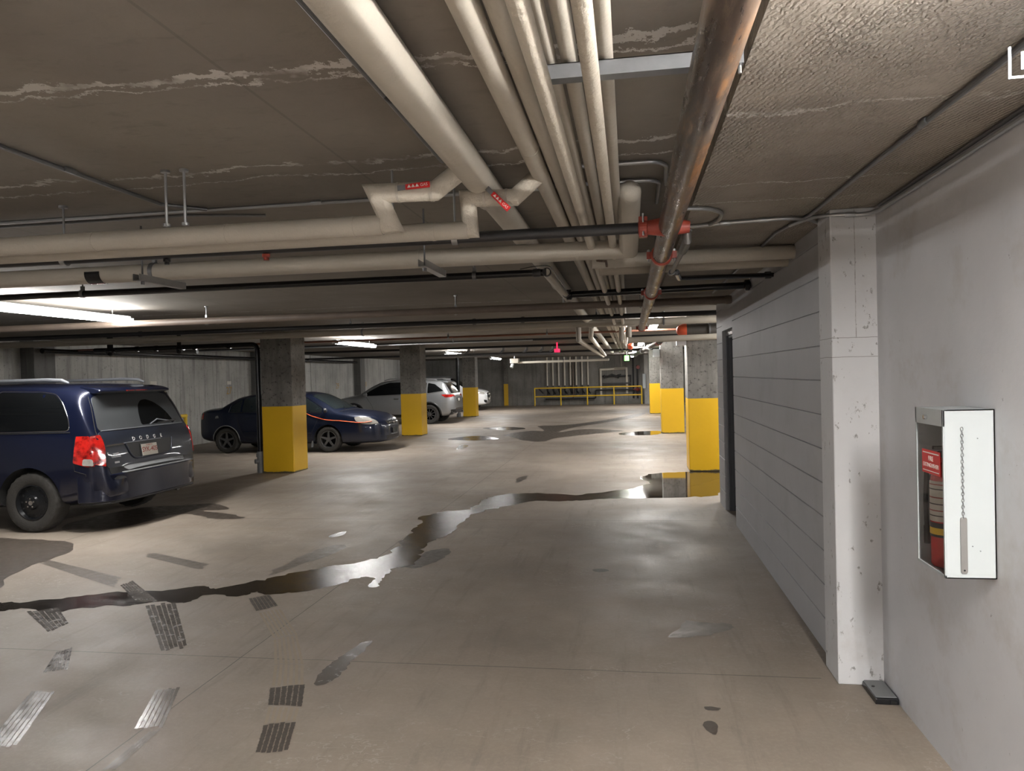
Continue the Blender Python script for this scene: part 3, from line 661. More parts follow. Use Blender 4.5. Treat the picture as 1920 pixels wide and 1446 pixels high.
pipe('conduit', 'thin upper conduit in the corner between right wall and ceiling', [(1.288, 4.1, 2.528), (1.288, YN, 2.528)], .008, 'darkgalv', cat='conduit', seg=10)

# small trapeze brackets below the large cross pipe
def trapeze(x, label):
    root = thing('strut_bracket', label, 'bracket', (x, 4.25, 2.31))
    MB().box(x-.022, x+.022, 4.03, 4.50, 2.318, 2.322).box(x-.022, x-.019, 4.03, 4.5, 2.322, 2.358).box(x+.019, x+.022, 4.03, 4.5, 2.322, 2.358).build('channel', 'galv', root)
    MB().tube([(x, 4.09, 2.30), (x, 4.09, ZC)], .0055, 8).tube([(x, 4.09, 2.30), (x, 4.09, 2.318)], .011, 6).build('threaded_rod', 'darkgalv', root)
trapeze(-2.87, 'galvanised strut bracket hanging under the cross pipes at the left')
trapeze(-1.125, 'galvanised strut bracket hanging under the cross pipes right of centre')

# black drain group at the first left column
root = thing('drain_stack', 'black vertical drain pipe with grey base beside the nearest left column', 'pipe', (-6.84, 13.05, 0))
MB().tube(fillet([(-10.2, 13.02, 2.38), (-6.84, 13.02, 2.40), (-6.84, 13.02, .38)], .12), .045, 16).build('pipe_run', 'black_plastic', root, smooth=40)
MB().tube([(-6.84, 13.02, 0), (-6.84, 13.02, .40)], .06, 18).tube([(-6.84, 13.02, .30), (-6.84, 13.02, .36)], .075, 18).tube([(-6.84, 13.02, .22), (-6.90, 12.94, .22)], .045, 14).build('pipe_base', 'grey_trim', root, smooth=40)
for x in (-7.4, -8.1, -8.35, -8.9, -9.3): MB().tube([(x-.03, 13.02, 2.385), (x+.03, 13.02, 2.385)], .054, 16).build('pipe_coupling', 'black_plastic', root, smooth=40)
for x, r, l in ((-9.55, .085, 'larger left black domed drain end hanging under the ceiling over the minivan'), (-8.15, .06, 'smaller black domed drain end hanging under the ceiling beside the sedan')):
    m = MB().lathe([(.01, 2.25), (r*.7, 2.265), (r, 2.31), (r, 2.36), (r*.6, 2.40), (r*.6, ZC)], (x, 12.6, 0), 'z', 20)
    tag(m.build('cleanout_cap', 'black_plastic', smooth=60), l, 'fitting')
root = thing('drain_stack', 'black vertical drain pipe with grey base left of the farthest left column', 'pipe', (-7.18, 30.9, 0))
MB().tube([(-7.18, 30.9, .5), (-7.18, 30.9, 2.4), (-7.18, 30.9, ZC)], .075, 14).build('pipe_run', 'black_plastic', root, smooth=40)
MB().tube([(-7.18, 30.9, 0), (-7.18, 30.9, .55)], .095, 14).build('pipe_base', 'grey_trim', root, smooth=40)
pipe('drain_pipe', 'black pipe under the ceiling along the left wall near the sedan', [(-11.5, 13.2, 2.42), (-11.5, 30.5, 2.42)], .05, 'black_plastic')
pipe('drain_pipe', 'pale short pipe hanging above the minivan before the left wall', [(-11.0, 14.4, 2.42), (-8.9, 14.4, 2.36)], .045, 'grey_trim')

# ------------------------------------------------------------------ light fixtures
def fixture(x, y0, y1, z, label, mat='tube', bare=False):
    root = thing('fluorescent_light', label, 'light fixture', (x, (y0+y1)/2, z-.05), 'fluorescent ceiling lights')
    MB().prism([(x-.035, z+.03), (x+.035, z+.03), (x+.028, z+.062), (x-.028, z+.062)], 'y', y0, y1).build('housing', 'white', root)
    pr = [(x-.04, z+.03), (x-.068, z+.024)]+[(x+.074*math.cos(a), z+.010+.040*math.sin(a)) for a in [PI+PI*k/10 for k in range(11)]]+[(x+.068, z+.024), (x+.04, z+.03)]
    if bare:
        for dx in (-.055, .055): MB().tube([(x+dx, y0+.02, z+.012), (x+dx, y1-.02, z+.012)], .019, 16).build('lamp_tube', mat, root, smooth=40)
    else: MB().prism(pr, 'y', y0+.02, y1-.02).build('diffuser', mat, root, smooth=40)
    for yy in (y0, y1-.02): MB().prism([(x-.076, z+.034), (x+.076, z+.034), (x+.070, z-.030), (x-.070, z-.030)], 'y', yy, yy+.02).build('end_cap', 'white', root)
    for yy in (y0+.3, y1-.3): MB().tube([(x, yy, z+.05), (x, yy, ZC)], .006, 8).build('hanger_rod', 'galv', root)
    return root
fixture(-6.2, 6.1, 8.54, 2.50, 'longest looking fluorescent light, at the left edge above the minivan')
fixture(-6.2, 15.2, 17.64, 2.50, 'fluorescent light glowing between the first and second left columns')
fixture(-6.1, 24.4, 26.84, 2.50, 'fluorescent light glowing just right of the second left column')
fixture(-6.15, 33.0, 35.44, 2.50, 'farthest fluorescent light of the left row, near the far wall')
fixture(-6.2, -3.2, -.76, 2.50, 'fluorescent light of the left row nearest the back of the garage, out of view')
fixture(.47, 12.9, 15.3, 2.56, 'brightest fluorescent light just left of the nearest right column')
fixture(.34, 20.2, 22.6, 2.52, 'fluorescent light by the orange-red valve on the right row')
fixture(.22, 28.0, 30.4, 2.50, 'fluorescent light of the right row beside the green exit sign')
fixture(.16, 35.6, 38.0, 2.50, 'farthest fluorescent light of the right row')
fx = fixture(1.00, -1.0, 1.52, 2.40, 'fluorescent light above the right wall just outside the picture', mat='tube_right', bare=True)
fixture(-2.0, -5.0, -2.56, 2.46, 'added fluorescent fill light over the lane, unseen behind the viewpoint')  # extra lamp added as fill for the dark foreground
fixture(2.5, 10.2, 12.64, 2.52, 'fluorescent light in the bay just past the block wall')
fixture(2.8, 17.6, 20.04, 2.50, 'fluorescent light in the bay behind the right columns')
fixture(4.5, 24.5, 26.94, 2.50, 'fluorescent light in the deeper bay behind the right columns')

# exit signs
root = thing('exit_sign', 'clear edge-lit exit sign glowing white at the top right corner', 'sign', (.96, 1.78, 2.285))
x0, x1, z0, z1, yy = .829, 1.12, 2.318, 2.385, 1.78
MB().box(x0, x1, yy-.003, yy+.003, z0, z0+.003).box(x0, x0+.003, yy-.003, yy+.003, z0, z1).box(x1-.003, x1, yy-.003, yy+.003, z0, z1).build('glowing_edge', 'exit_white', root)
MB().box(x0+.025, x1-.02, yy-.002, yy+.002, z0+.018, z1-.012).build('glowing_panel', 'exit_white', root)
MB().box(x0+.05, x1-.05, yy-.02, yy+.02, z1, z1+.03).build('housing', 'darkgalv', root, bevel=.004)
MB().tube([((x0+x1)/2, yy, z1+.035), ((x0+x1)/2, yy, ZR)], .012, 10).build('stem', 'white', root)
root = thing('exit_sign', 'small bright green exit sign hanging at the far end of the lane', 'sign', (-.09, 30, 2.1))
MB().box(-.18, 0.0, 29.97, 30.03, 2.17, 2.38).build('glowing_panel', 'exit_green', root)
MB().tube([(-.09, 30, 2.38), (-.09, 30, ZC)], .012, 8).build('stem', 'black_pipe', root)

# ------------------------------------------------------------------ fire extinguisher cabinet
cx0, cx1, cy0, cy1, cz0, cz1 = 1.13, 1.298, 2.93, 3.195, .918, 1.535
root = thing('extinguisher_cabinet', 'white steel fire extinguisher cabinet with a dark glass door on the right wall', 'cabinet', (cx1, (cy0+cy1)/2, cz0))
t_ = .004
m = MB().box(cx0, cx1, cy0, cy0+t_, cz0, cz1).box(cx0, cx1, cy1-t_, cy1, cz0, cz1).box(cx0, cx1, cy0, cy1, cz0, cz0+t_).box(cx0, cx1, cy0, cy1, cz1-t_, cz1).box(cx1-t_, cx1, cy0, cy1, cz0, cz1)
m.build('cabinet_body', 'white', root)
m = MB().box(cx0-.006, cx0, cy0, cy1, cz1-.062, cz1).box(cx0-.006, cx0, cy0, cy1, cz0, cz0+.012).box(cx0-.006, cx0, cy0, cy0+.010, cz0, cz1).box(cx0-.006, cx0, cy1-.010, cy1, cz0, cz1)
dr = m.build('cabinet_door', 'white', root, bevel=.001)
gm = NT('clear_door_pane'); gm.set('Base Color', (.93, .90, .89)); gm.set('Transmission Weight', 1.0); gm.set('Roughness', .03); gm.set('IOR', 1.15); MAT['pane'] = gm.m
MB().box(cx0-.002, cx0-.0005, cy0+.010, cy1-.010, cz0+.012, cz1-.062).build('door_pane', 'pane', dr)
MB().lathe([(.009, -.012), (.009, 0)], (cx0-.006, 3.08, cz1-.034), 'x', 20).build('lock', 'chrome', dr, smooth=40)
sg = MB().box(cx0-.0045, cx0-.0026, 2.965, 3.135, 1.285, 1.375).build('warning_sticker', 'handle_red', dr)
text_mesh('sticker_print', 'FIRE', .026, 'white_text', sg, (cx0-.005, 3.05, 1.343), (0,-1,0), (0,0,1), .0003)
text_mesh('sticker_print', 'EXTINGUISHER', .0215, 'white_text', sg, (cx0-.005, 3.05, 1.317), (0,-1,0), (0,0,1), .0003)
MB().box(cx0-.0052, cx0-.0045, 2.975, 3.125, 1.362, 1.366).box(cx0-.0052, cx0-.0045, 2.975, 3.125, 1.294, 1.297).build('sticker_lines', 'white_text', sg)
# chain and striker on the near side
ch = thing('breaker_chain', 'thin steel chain with a flat striker bar hanging on the white cabinet side', 'chain', (1.186, cy0-.006, .93))
z = 1.465; k = 0
while z > 1.143:
    pts = [(1.187+.0045*math.cos(a) if k % 2 == 0 else 1.187, cy0-.004+(0 if k % 2 == 0 else .0035*math.cos(a)), z+.0075*math.sin(a)) for a in [2*PI*i/10 for i in range(11)]]
    MB().tube(pts, .0014, 6, cap=False).build('chain_link', 'galv', ch, smooth=50)
    z -= .0118; k += 1
bar = MB().prism([(1.178+.001, 1.143), (1.196, 1.143), (1.199, 1.138), (1.199, .945), (1.195, .938), (1.180, .938), (1.176, .945), (1.176, 1.138)], 'y', cy0-.006, cy0-.003)
br = bar.build('striker_bar', 'grey_tag', ch, bevel=.0006)
MB().tube([(1.1875, cy0-.0065, .95), (1.1875, cy0-.005, .95)], .0035, 12).build('bar_hole', 'black_trim', br)
m = MB()
for x, z in ((1.240, 1.43), (1.218, 1.037), (1.244, 1.02)): m.tube([(x, cy0-.0015, z), (x, cy0, z)], .0022, 10)
m.build('rivet', 'darkgalv', root)
# extinguisher inside
ex = thing('fire_extinguisher', 'red fire extinguisher with paper label standing inside the wall cabinet', 'fire extinguisher', (1.195, 3.095, cz0+.005))
def L(p): return p
MB().lathe([(.048, 0), (.055, .01), (.055, .33), (.050, .36), (.034, .39), (.018, .40), (.018, .42)], (1.195, 3.095, cz0+.006), 'z', 28).build('cylinder', 'red_extinguisher', ex, smooth=50)
MB().box(1.175, 1.215, 3.08, 3.11, cz0+.425, cz0+.45).box(1.15, 1.24, 3.087, 3.103, cz0+.455, cz0+.47).build('valve_head', 'black_trim', ex, bevel=.003)
MB().tube(fillet([(1.175, 3.10, cz0+.44), (1.150, 3.15, cz0+.42), (1.146, 3.162, cz0+.25), (1.147, 3.155, cz0+.14)], .04), .009, 12).build('hose', 'black_plastic', ex, smooth=40)
MB().tube([(1.147, 3.155, cz0+.15), (1.147, 3.155, cz0+.08)], .012, 12).build('nozzle', 'black_plastic', ex, smooth=40)
seg = [(1.195+.0558*math.cos(a), 3.095+.0558*math.sin(a)) for a in [PI*.55+PI*.9*k/12 for k in range(13)]]
def wrap(z0, z1, mat, name, rr=1.0):
    n = len(seg); s2 = [(1.195+(a-1.195)*rr, 3.095+(b-3.095)*rr) for a, b in seg]
    s3 = [(1.195+(a-1.195)*(rr-.012), 3.095+(b-3.095)*(rr-.012)) for a, b in seg]
    poly = s2+s3[::-1]
    return MB().prism(poly, 'z', z0, z1).build(name, mat, ex, smooth=40)
wrap(1.10, 1.255, 'paper', 'label_tag'); wrap(1.04, 1.095, 'black_trim', 'label_band'); wrap(1.05, 1.075, 'yellow', 'label_stripe', 1.012)
for k, z in enumerate((1.24, 1.222, 1.19, 1.165, 1.14, 1.12)): wrap(z, z+.004, 'black_trim' if k % 2 else 'red', 'label_line', 1.012)

# bait box on the floor
root = thing('bait_box', 'small black plastic bait box on the floor in the pilaster corner', 'box', (1.235, 4.05, 0))
MB().prism([(1.185, 0), (1.298, 0), (1.296, .030), (1.189, .030)], 'y', 3.965, 4.19).build('box_body', 'black_plastic', root, bevel=.004)
MB().prism([(1.190, .0305), (1.294, .0305), (1.288, .036), (1.196, .036)], 'y', 3.975, 4.185).build('lid', 'grey_trim', root, bevel=.003)
MB().box(1.255, 1.285, 3.960, 3.968, .006, .022).build('entry_hole', 'well', root)
MB().lathe([(.008, .036), (.008, .040)], (1.215, 4.10, 0), 'z', 14).build('lock_button', 'black_trim', root)

# ------------------------------------------------------------------ far wall: rail, pipes, panels
RY = 40.55
root = thing('guard_rail', 'yellow tube guard rail standing before the far wall pipes', 'railing', (-2.26, RY, 0))
for x in (-5.14, -3.71, -2.27, -.84, .63): MB().tube([(x, RY, 0), (x, RY, .96)], .036, 12).build('post', 'yellow', root, smooth=40)
MB().tube([(-5.14, RY, .96), (.63, RY, .96)], .034, 12).build('top_rail', 'yellow', root, smooth=40)
MB().tube([(-5.14, RY, .50), (.63, RY, .50)], .034, 12).build('middle_rail', 'yellow', root, smooth=40)
lab = ['first', 'second', 'third', 'fourth', 'fifth', 'sixth', 'seventh', 'eighth']
for k in range(8):
    x = -4.50 + k*.322
    root = thing('insulated_riser', f'{lab[k]} from the left of the eight slim cream risers on the far wall', 'pipe', (x, 41.18, .55), 'slim cream risers on the far wall')
    MB().tube([(x, 41.18, 1.08), (x, 41.18, ZC)], .045, 14).build('pipe_run', 'cream_pale', root, smooth=40)
    MB().tube([(x, 41.18, .55), (x, 41.18, 1.08)], .022, 10).tube([(x, 41.12, .78), (x+.12, 41.0, .62)], .045, 10).build('valve', 'black_pipe', root, smooth=40)
    MB().tube([(x-.05, 41.10, .85), (x+.06, 41.06, .85)], .03, 10).build('valve_wheel', 'black_pipe', root, smooth=40)
tag(MB().tube([(-3.07, 41.20, .3), (-3.07, 41.20, ZC)], .045, 12).build('drain_pipe', 'brown_pipe', smooth=40), 'dark rusty vertical pipe between the slim cream risers on the far wall', 'pipe')
tag(MB().tube(fillet([(-4.62, 41.1, .34), (-1.85, 41.1, .34), (-1.85, 41.1, .78), (.2, 41.1, .78)], .08), .04, 12).build('header_pipe', 'black_pipe', smooth=40), 'black header pipe stepping up behind the yellow guard rail', 'pipe')
tag(MB().tube([(-4.98, 41.1, .92), (-4.72, 41.1, .66)], .035, 12).build('brace_bar', 'black_pipe', smooth=40), 'short dark slanted bar behind the left end of the guard rail', 'bar')
m = MB().tube([(-1.55, 41.15, .52), (-1.55, 41.15, 1.90), (-.14, 41.15, 1.94), (-.14, 41.15, .57)], .062, 14)
tag(m.build('insulated_loop', 'cream_pale', smooth=40), 'cream wrapped pipe loop shaped like a door frame on the far wall', 'pipe')
m = MB().tube([(-.42, 41.15, 2.02), (-.42, 41.15, ZC)], .045, 12).tube([(-.8, 41.15, 1.95), (-.2, 41.1, 1.97)], .075, 10)
tag(m.build('insulated_riser', 'cream_dull', smooth=40), 'cream vertical pipe rising from the top of the pipe loop', 'pipe')
m = MB().tube([(-1.48, 41.15, 1.53), (.05, 41.15, 1.53), (.05, 41.15, .9)], .045, 12).tube([(-1.2, 41.1, 1.5), (-.95, 41.1, 1.62), (-.7, 41.1, 1.5), (-.45, 41.1, 1.6)], .05, 10).tube([(-1.35, 41.05, 1.4), (-1.35, 41.05, 1.6)], .04, 8).tube([(-.6, 41.05, 1.4), (-.6, 41.05, 1.62)], .04, 8)
tag(m.build('valve_train', 'black_pipe', smooth=40), 'black valve assembly inside the cream pipe loop', 'valve')
tag(MB().box(-1.45, .1, 41.05, 41.2, 1.10, 1.17).build('pipe_shelf', 'black_pipe'), 'black horizontal bar across the lower part of the pipe loop', 'bar')
m = MB().tube([(.2, 41.15, .3), (.2, 41.15, ZC)], .05, 12).tube([(.42, 41.15, .3), (.42, 41.15, 2.1)], .05, 12)
tag(m.build('drain_pipe', 'black_pipe', smooth=40), 'dark vertical pipes at the right corner of the far wall', 'pipe')
m = MB().lathe([(.02, -.1), (.09, -.06), (.11, 0), (.09, .06), (.02, .1)], (.42, 41.0, .78), 'y', 18).tube([(.2, 41.0, .78), (.62, 41.0, .78)], .05, 10)
tag(m.build('backflow_valve', 'red', smooth=50), 'red round valve behind the right end of the guard rail', 'valve')
tag(MB().lathe([(.1, -.05), (.1, .05)], (.47, 41.05, 1.98), 'y', 18).build('alarm_bell', 'red', smooth=40), 'small dark red alarm bell high in the far right corner', 'alarm bell')
tag(MB().box(.69, .86, 40.4, 40.53, .84, 1.62).build('control_panel', 'white', bevel=.01), 'pale blue-white upright panel on the pier right of the guard rail', 'electrical box')
# dark band of the far wall's upper ledge line
# ------------------------------------------------------------------ left wall marks
def mark(txt, y, z, s=.32):
    o = text_mesh('stall_number', txt, s, 'yellow_mark', None, (XL+.004, y, z), (0, 1, 0), (0, 0, 1), .001)
    return tag(o, 'faded yellow stencilled number ' + {'26': 'twenty-six beside the standpipe', '27': 'twenty-seven above the blue sedan trunk', '28': 'twenty-eight just right of the nearest column', '29': 'twenty-nine left of the dark wall pier', '30': 'thirty right of the dark wall pier'}[txt], 'number')
mark('27', 20.85, 1.45); mark('26', 17.25, 1.46); mark('28', 26.0, 1.42); mark('29', 29.3, 1.44); mark('30', 32.6, 1.46)
tag(MB().box(XL, XL+.008, 20.74, 20.98, 1.64, 1.74).build('wall_tag', 'paper'), 'small pale tag on the left wall above the blue sedan trunk', 'sign')
tag(MB().box(XL, XL+.008, 17.12, 17.38, 1.62, 1.78).build('wall_tag', 'paper'), 'small pale tag on the left wall above the standpipe hose', 'sign')
root = thing('standpipe', 'grey standpipe with hose hanging on the wall behind the minivan', 'pipe', (-11.7, 17.5, 0))
MB().tube([(-11.72, 17.52, 0), (-11.72, 17.52, 1.25)], .085, 16).build('pipe_run', 'galv', root, smooth=40)
MB().tube([(-11.72, 17.52, 1.05), (-11.72, 17.52, 1.28), (-11.72, 17.42, 1.48)], .07, 14).build('wrap', 'black_trim', root, smooth=40)
MB().tube(fillet([(-11.72, 17.40, 1.50), (-11.70, 17.28, 1.30), (-11.70, 17.30, .8), (-11.7, 17.4, .5)], .15), .05, 12).build('hose', 'yellow_mark', root, smooth=40)
root = thing('bollard_guard', 'short yellow tube guard around the standpipe by the left wall', 'bollard', (-11.5, 17.72, 0))
for y in (17.48, 17.96): MB().tube([(-11.5, y, 0), (-11.5, y, .90)], .045, 12).build('post', 'yellow', root, smooth=40)
MB().tube([(-11.5, 17.44, .86), (-11.5, 18.0, .86)], .045, 12).build('crossbar', 'yellow', root, smooth=40)

# ------------------------------------------------------------------ floor: puddles and wet prints
def ragged(pts, amp, sub=5):
    out = []
    n = len(pts)
    for i in range(n):
        a = Vector(pts[i]); b = Vector(pts[(i+1) % n]); p0 = Vector(pts[i-1]); p3 = Vector(pts[(i+2) % n])
        for k in range(sub):
            t_ = k/sub
            q = .5*((2*a)+(b-p0)*t_+(2*p0-5*a+4*b-p3)*t_**2+(3*a-p0-3*b+p3)*t_**3)
            L_ = min((b-a).length, .5)
            out.append((q.x+random.uniform(-1, 1)*amp*L_, q.y+random.uniform(-1, 1)*amp*L_))
    return out
def flat(name, px, mat, label, cat, z=.0015, amp=.05, sub=5, group=None, world=False):
    pts = px if world else [floor_pt(*p) for p in px]
    pts = ragged(pts, amp, sub)
    vs, es, fs, *_ = geometry.delaunay_2d_cdt([Vector(p) for p in pts], [(i, (i+1) % len(pts)) for i in range(len(pts))], [], 1, 1e-5)
    m = MB(); m.add([(v.x, v.y, z) for v in vs], [tuple(f) for f in fs])
    return tag(m.build(name, mat, origin=(0,0,0)), label, cat, group)
river = [(-40,1136),(0,1131),(60,1128),(150,1118),(230,1110),(300,1108),(380,1100),(410,1104),(480,1090),(560,1073),(620,1062),(690,1052),(735,1035),(760,1008),(785,985),(790,970),(830,960),(880,955),(905,938),(940,928),(1000,925),(1080,928),(1150,921),(1190,915),(1216,905),(1203,894),(1240,887),(1290,885),(1352,885),
 (1352,926),(1290,932),(1200,934),(1150,935),(1100,938),(1050,940),(1000,940),(970,946),(930,953),(880,968),(860,988),(835,1005),(800,1020),(790,1040),(770,1060),(735,1068),(720,1085),(708,1100),(692,1100),(700,1085),(672,1083),(620,1100),(560,1110),(500,1115),(480,1110),(450,1118),(390,1116),(350,1130),(300,1128),(270,1132),(240,1135),(150,1141),(100,1150),(50,1140),(0,1147),(-40,1150)]
flat('puddle', river, 'water', 'long dark water puddle winding across the lane to the right yellow column', 'puddle', .0016, .09, 6)
flat('puddle', [(845,1030),(832,1046),(805,1058),(780,1066),(760,1062),(785,1045),(800,1035),(822,1030)], 'damp', 'grey damp lobe on the lower right of the long puddle', 'stain', .0012, .05)
flat('puddle', [(695,1203),(678,1225),(660,1240),(640,1265),(612,1283),(590,1284),(602,1262),(625,1242),(655,1220),(680,1205)], 'wetprint', 'leaf-shaped small puddle in the foreground right of the tread marks', 'puddle', .0016, .06)
flat('puddle', [(650,1022),(622,1040),(600,1048),(560,1060),(520,1075),(500,1078),(545,1052),(575,1040),(610,1026)], 'damp_light', 'faint damp streak above the long puddle', 'stain', .0012, .06)
flat('puddle', [(650,997),(642,1004),(620,1008),(618,1005),(635,999)], 'water', 'tiny bright puddle above the long puddle in mid lane', 'puddle', .0016, .03)
flat('puddle', [(1350,850+45),(1325,905),(1290,912),(1240,905),(1255,895),(1300,892)], 'water', 'thin film of water at the foot of the nearest right column', 'puddle', .0022, .05)
flat('puddle', [(340,948),(400,945),(432,955),(380,958),(440,966),(456,972),(400,973),(360,965),(320,966),(250,985),(150,1000),(120,985),(220,960),(290,950)], 'damp', 'dark wet stain spreading from under the minivan', 'stain', .0014, .06)
flat('puddle', [(-20,1015),(60,1012),(140,1020),(120,1040),(60,1060),(20,1080),(-20,1110)], 'damp', 'dark oily wet stain at the left edge below the minivan wheel', 'stain', .0014, .06)
flat('puddle', [(1010,799),(1060,797),(1120,790),(1180,779),(1210,774),(1195,782),(1130,793),(1070,803),(1045,812),(1040,822),(1000,826),(985,818),(1020,808)], 'damp', 'far dark wet trail leading to the farthest right column', 'stain', .0014, .05)
flat('puddle', [(945,815),(1000,808),(1040,812),(1090,805),(1170,808),(1100,815),(1040,822),(1020,828),(990,827),(960,820)], 'damp', 'dark spread-out stain in the middle distance of the lane', 'stain', .0011, .08)
flat('puddle', [(1165,812),(1230,808),(1242,812),(1220,816),(1170,816)], 'water', 'thin far puddle left of the second right column', 'puddle', .0016, .04)
flat('puddle', [(838,824),(870,819),(905,818),(935,823),(900,826),(870,826)], 'water', 'shiny far puddle near the second left column', 'puddle', .0016, .04)
flat('puddle', [(858,838),(868,834),(878,836),(870,841),(856,843)], 'water', 'tiny shiny drop of water near the second left column', 'puddle', .0016, .03)
flat('puddle', [(905,803),(960,801),(985,804),(950,807)], 'water', 'thin shiny sliver of water beyond the second left column', 'puddle', .0016, .03)
flat('puddle', [(990,892),(984,900),(968,905),(972,896)], 'damp', 'small dark spot in mid lane beyond the long puddle', 'stain', .0012, .03)
flat('puddle', [(1290,1165),(1370,1172),(1362,1182),(1320,1192),(1255,1195),(1270,1180)], 'damp_light', 'faint brown damp patch near the block wall', 'stain', .0012, .08)
flat('puddle', [(1112,1068),(1130,1067),(1142,1070),(1130,1073),(1115,1072)], 'damp', 'little dark scrap mark on the lane floor', 'stain', .0012, .05)
flat('puddle', [(1322,1325),(1350,1328),(1345,1333),(1325,1332)], 'damp', 'small dark drip mark in the right foreground', 'stain', .0012, .05)
flat('puddle', [(1330,1352),(1345,1360),(1342,1378),(1328,1372),(1318,1358)], 'damp', 'lower of the two small drip marks in the right foreground', 'stain', .0012, .05)

def tread(corners, mat, label, ribs=6, gaps=True, rough=.012):
    """four floor corners: start-left, start-right, end-right, end-left; ribs run from start to end"""
    a, b, c, d_ = [Vector(floor_pt(*p)) for p in corners]
    Ln = ((d_-a).length+(c-b).length)/2; Wd = (b-a).length; n = max(4, int(Ln/.014))
    m = MB(); fwd = (d_-a).normalized(); sidev = (b-a).normalized()
    for r in range(ribs):
        e0 = random.uniform(-.03, .03); e1 = random.uniform(-.04, .02); L_, R_ = [], []
        for k in range(n+1):
            v = e0+(1+e1-e0)*k/n
            def P(u): return (a.lerp(b, u)).lerp(d_.lerp(c, u), v)
            jl = random.uniform(-1, 1)*(.012 if gaps else .004); jr = random.uniform(-1, 1)*(.012 if gaps else .004)
            L_.append(P((r+(.05 if gaps else .15))/ribs+jl)); R_.append(P((r+(.90 if gaps else .72))/ribs+jr))
        for k in range(n):
            q = [L_[k], R_[k], R_[k+1], L_[k+1]]
            if gaps and k % 2: q = [L_[k].lerp(R_[k], .05), R_[k].lerp(L_[k], .04), R_[k+1].lerp(L_[k+1], .04), L_[k+1].lerp(R_[k+1], .05)]
            m.add([(p_.x, p_.y, .0018) for p_ in q], [(0,1,2,3)])
    return tag(m.build('tread_print', mat), label, 'tyre print')
tread([(466,1123),(506,1116),(522,1136),(480,1147)], 'damp', 'dark tyre tread print just below the long puddle')
tread([(506,1290),(573,1284),(567,1326),(502,1322)], 'damp', 'square dark tyre tread print, upper of the two in the foreground')
tread([(494,1360),(556,1354),(541,1408),(478,1414)], 'damp', 'square dark tyre tread print, lower of the two in the foreground')
tread([(292,1294),(338,1290),(306,1364),(250,1369)], 'wetprint', 'shiny wet tyre print catching the light in the left foreground')
tread([(60,1296),(103,1298),(30,1402),(-35,1405)], 'wetprint', 'shiny wet tyre print at the left edge of the foreground', gaps=True)
tread([(272,1137),(330,1130),(352,1212),(303,1225)], 'wetprint', 'grey wet tyre print curving down from the long puddle')
tread([(50,1148),(110,1140),(130,1170),(90,1186)], 'wetprint', 'pale wet tyre print under the left end of the long puddle')
tread([(105,1224),(136,1214),(128,1256),(80,1262)], 'wetprint', 'blotchy wet tyre print above the left edge print')
tread([(77,1057),(92,1050),(228,1083),(212,1101)], 'damp_light', 'faint tyre track leading from the oily stain toward the long puddle')
tread([(225,1098),(250,1090),(300,1130),(255,1128)], 'wetprint', 'grey tread marks entering the long puddle from above')
tread([(270,1043),(290,1037),(392,1058),(375,1069)], 'damp_light', 'faint dark tyre track above the middle of the long puddle')
tread([(282,1371),(300,1370),(215,1446),(190,1446)], 'damp_light', 'faint drip trail below the shiny wet print', ribs=3)
for q, l in (([(484,1150),(528,1142),(560,1190),(512,1198)], 'upper dusty tyre track between the dark tread prints'), ([(512,1200),(560,1192),(572,1245),(513,1245)], 'middle dusty tyre track between the dark tread prints'), ([(513,1247),(572,1247),(572,1284),(508,1288)], 'dusty tyre track just above the square tread print'), ([(502,1326),(564,1328),(557,1352),(494,1358)], 'dusty gap between the two square tread prints')):
    tread(q, 'dust', l, gaps=False, rough=.004)

# ------------------------------------------------------------------ vehicles
def pchip(keys):
    xs = [k[0] for k in keys]; ys = [k[1] for k in keys]; n = len(xs)
    h = [xs[i+1]-xs[i] for i in range(n-1)]; dl = [(ys[i+1]-ys[i])/h[i] for i in range(n-1)]
    m = [dl[0]]+[0 if dl[i-1]*dl[i] <= 0 else 3*(h[i-1]+h[i])/((2*h[i]+h[i-1])/dl[i-1]+(h[i]+2*h[i-1])/dl[i]) for i in range(1, n-1)]+[dl[-1]]
    def f(x):
        if x <= xs[0]: return ys[0]
        if x >= xs[-1]: return ys[-1]
        i = 0
        while x > xs[i+1]: i += 1
        t_ = (x-xs[i])/h[i]
        return ys[i]*(1+2*t_)*(1-t_)**2 + h[i]*m[i]*t_*(1-t_)**2 + ys[i+1]*t_*t_*(3-2*t_) + h[i]*m[i+1]*t_*t_*(t_-1)
    return f
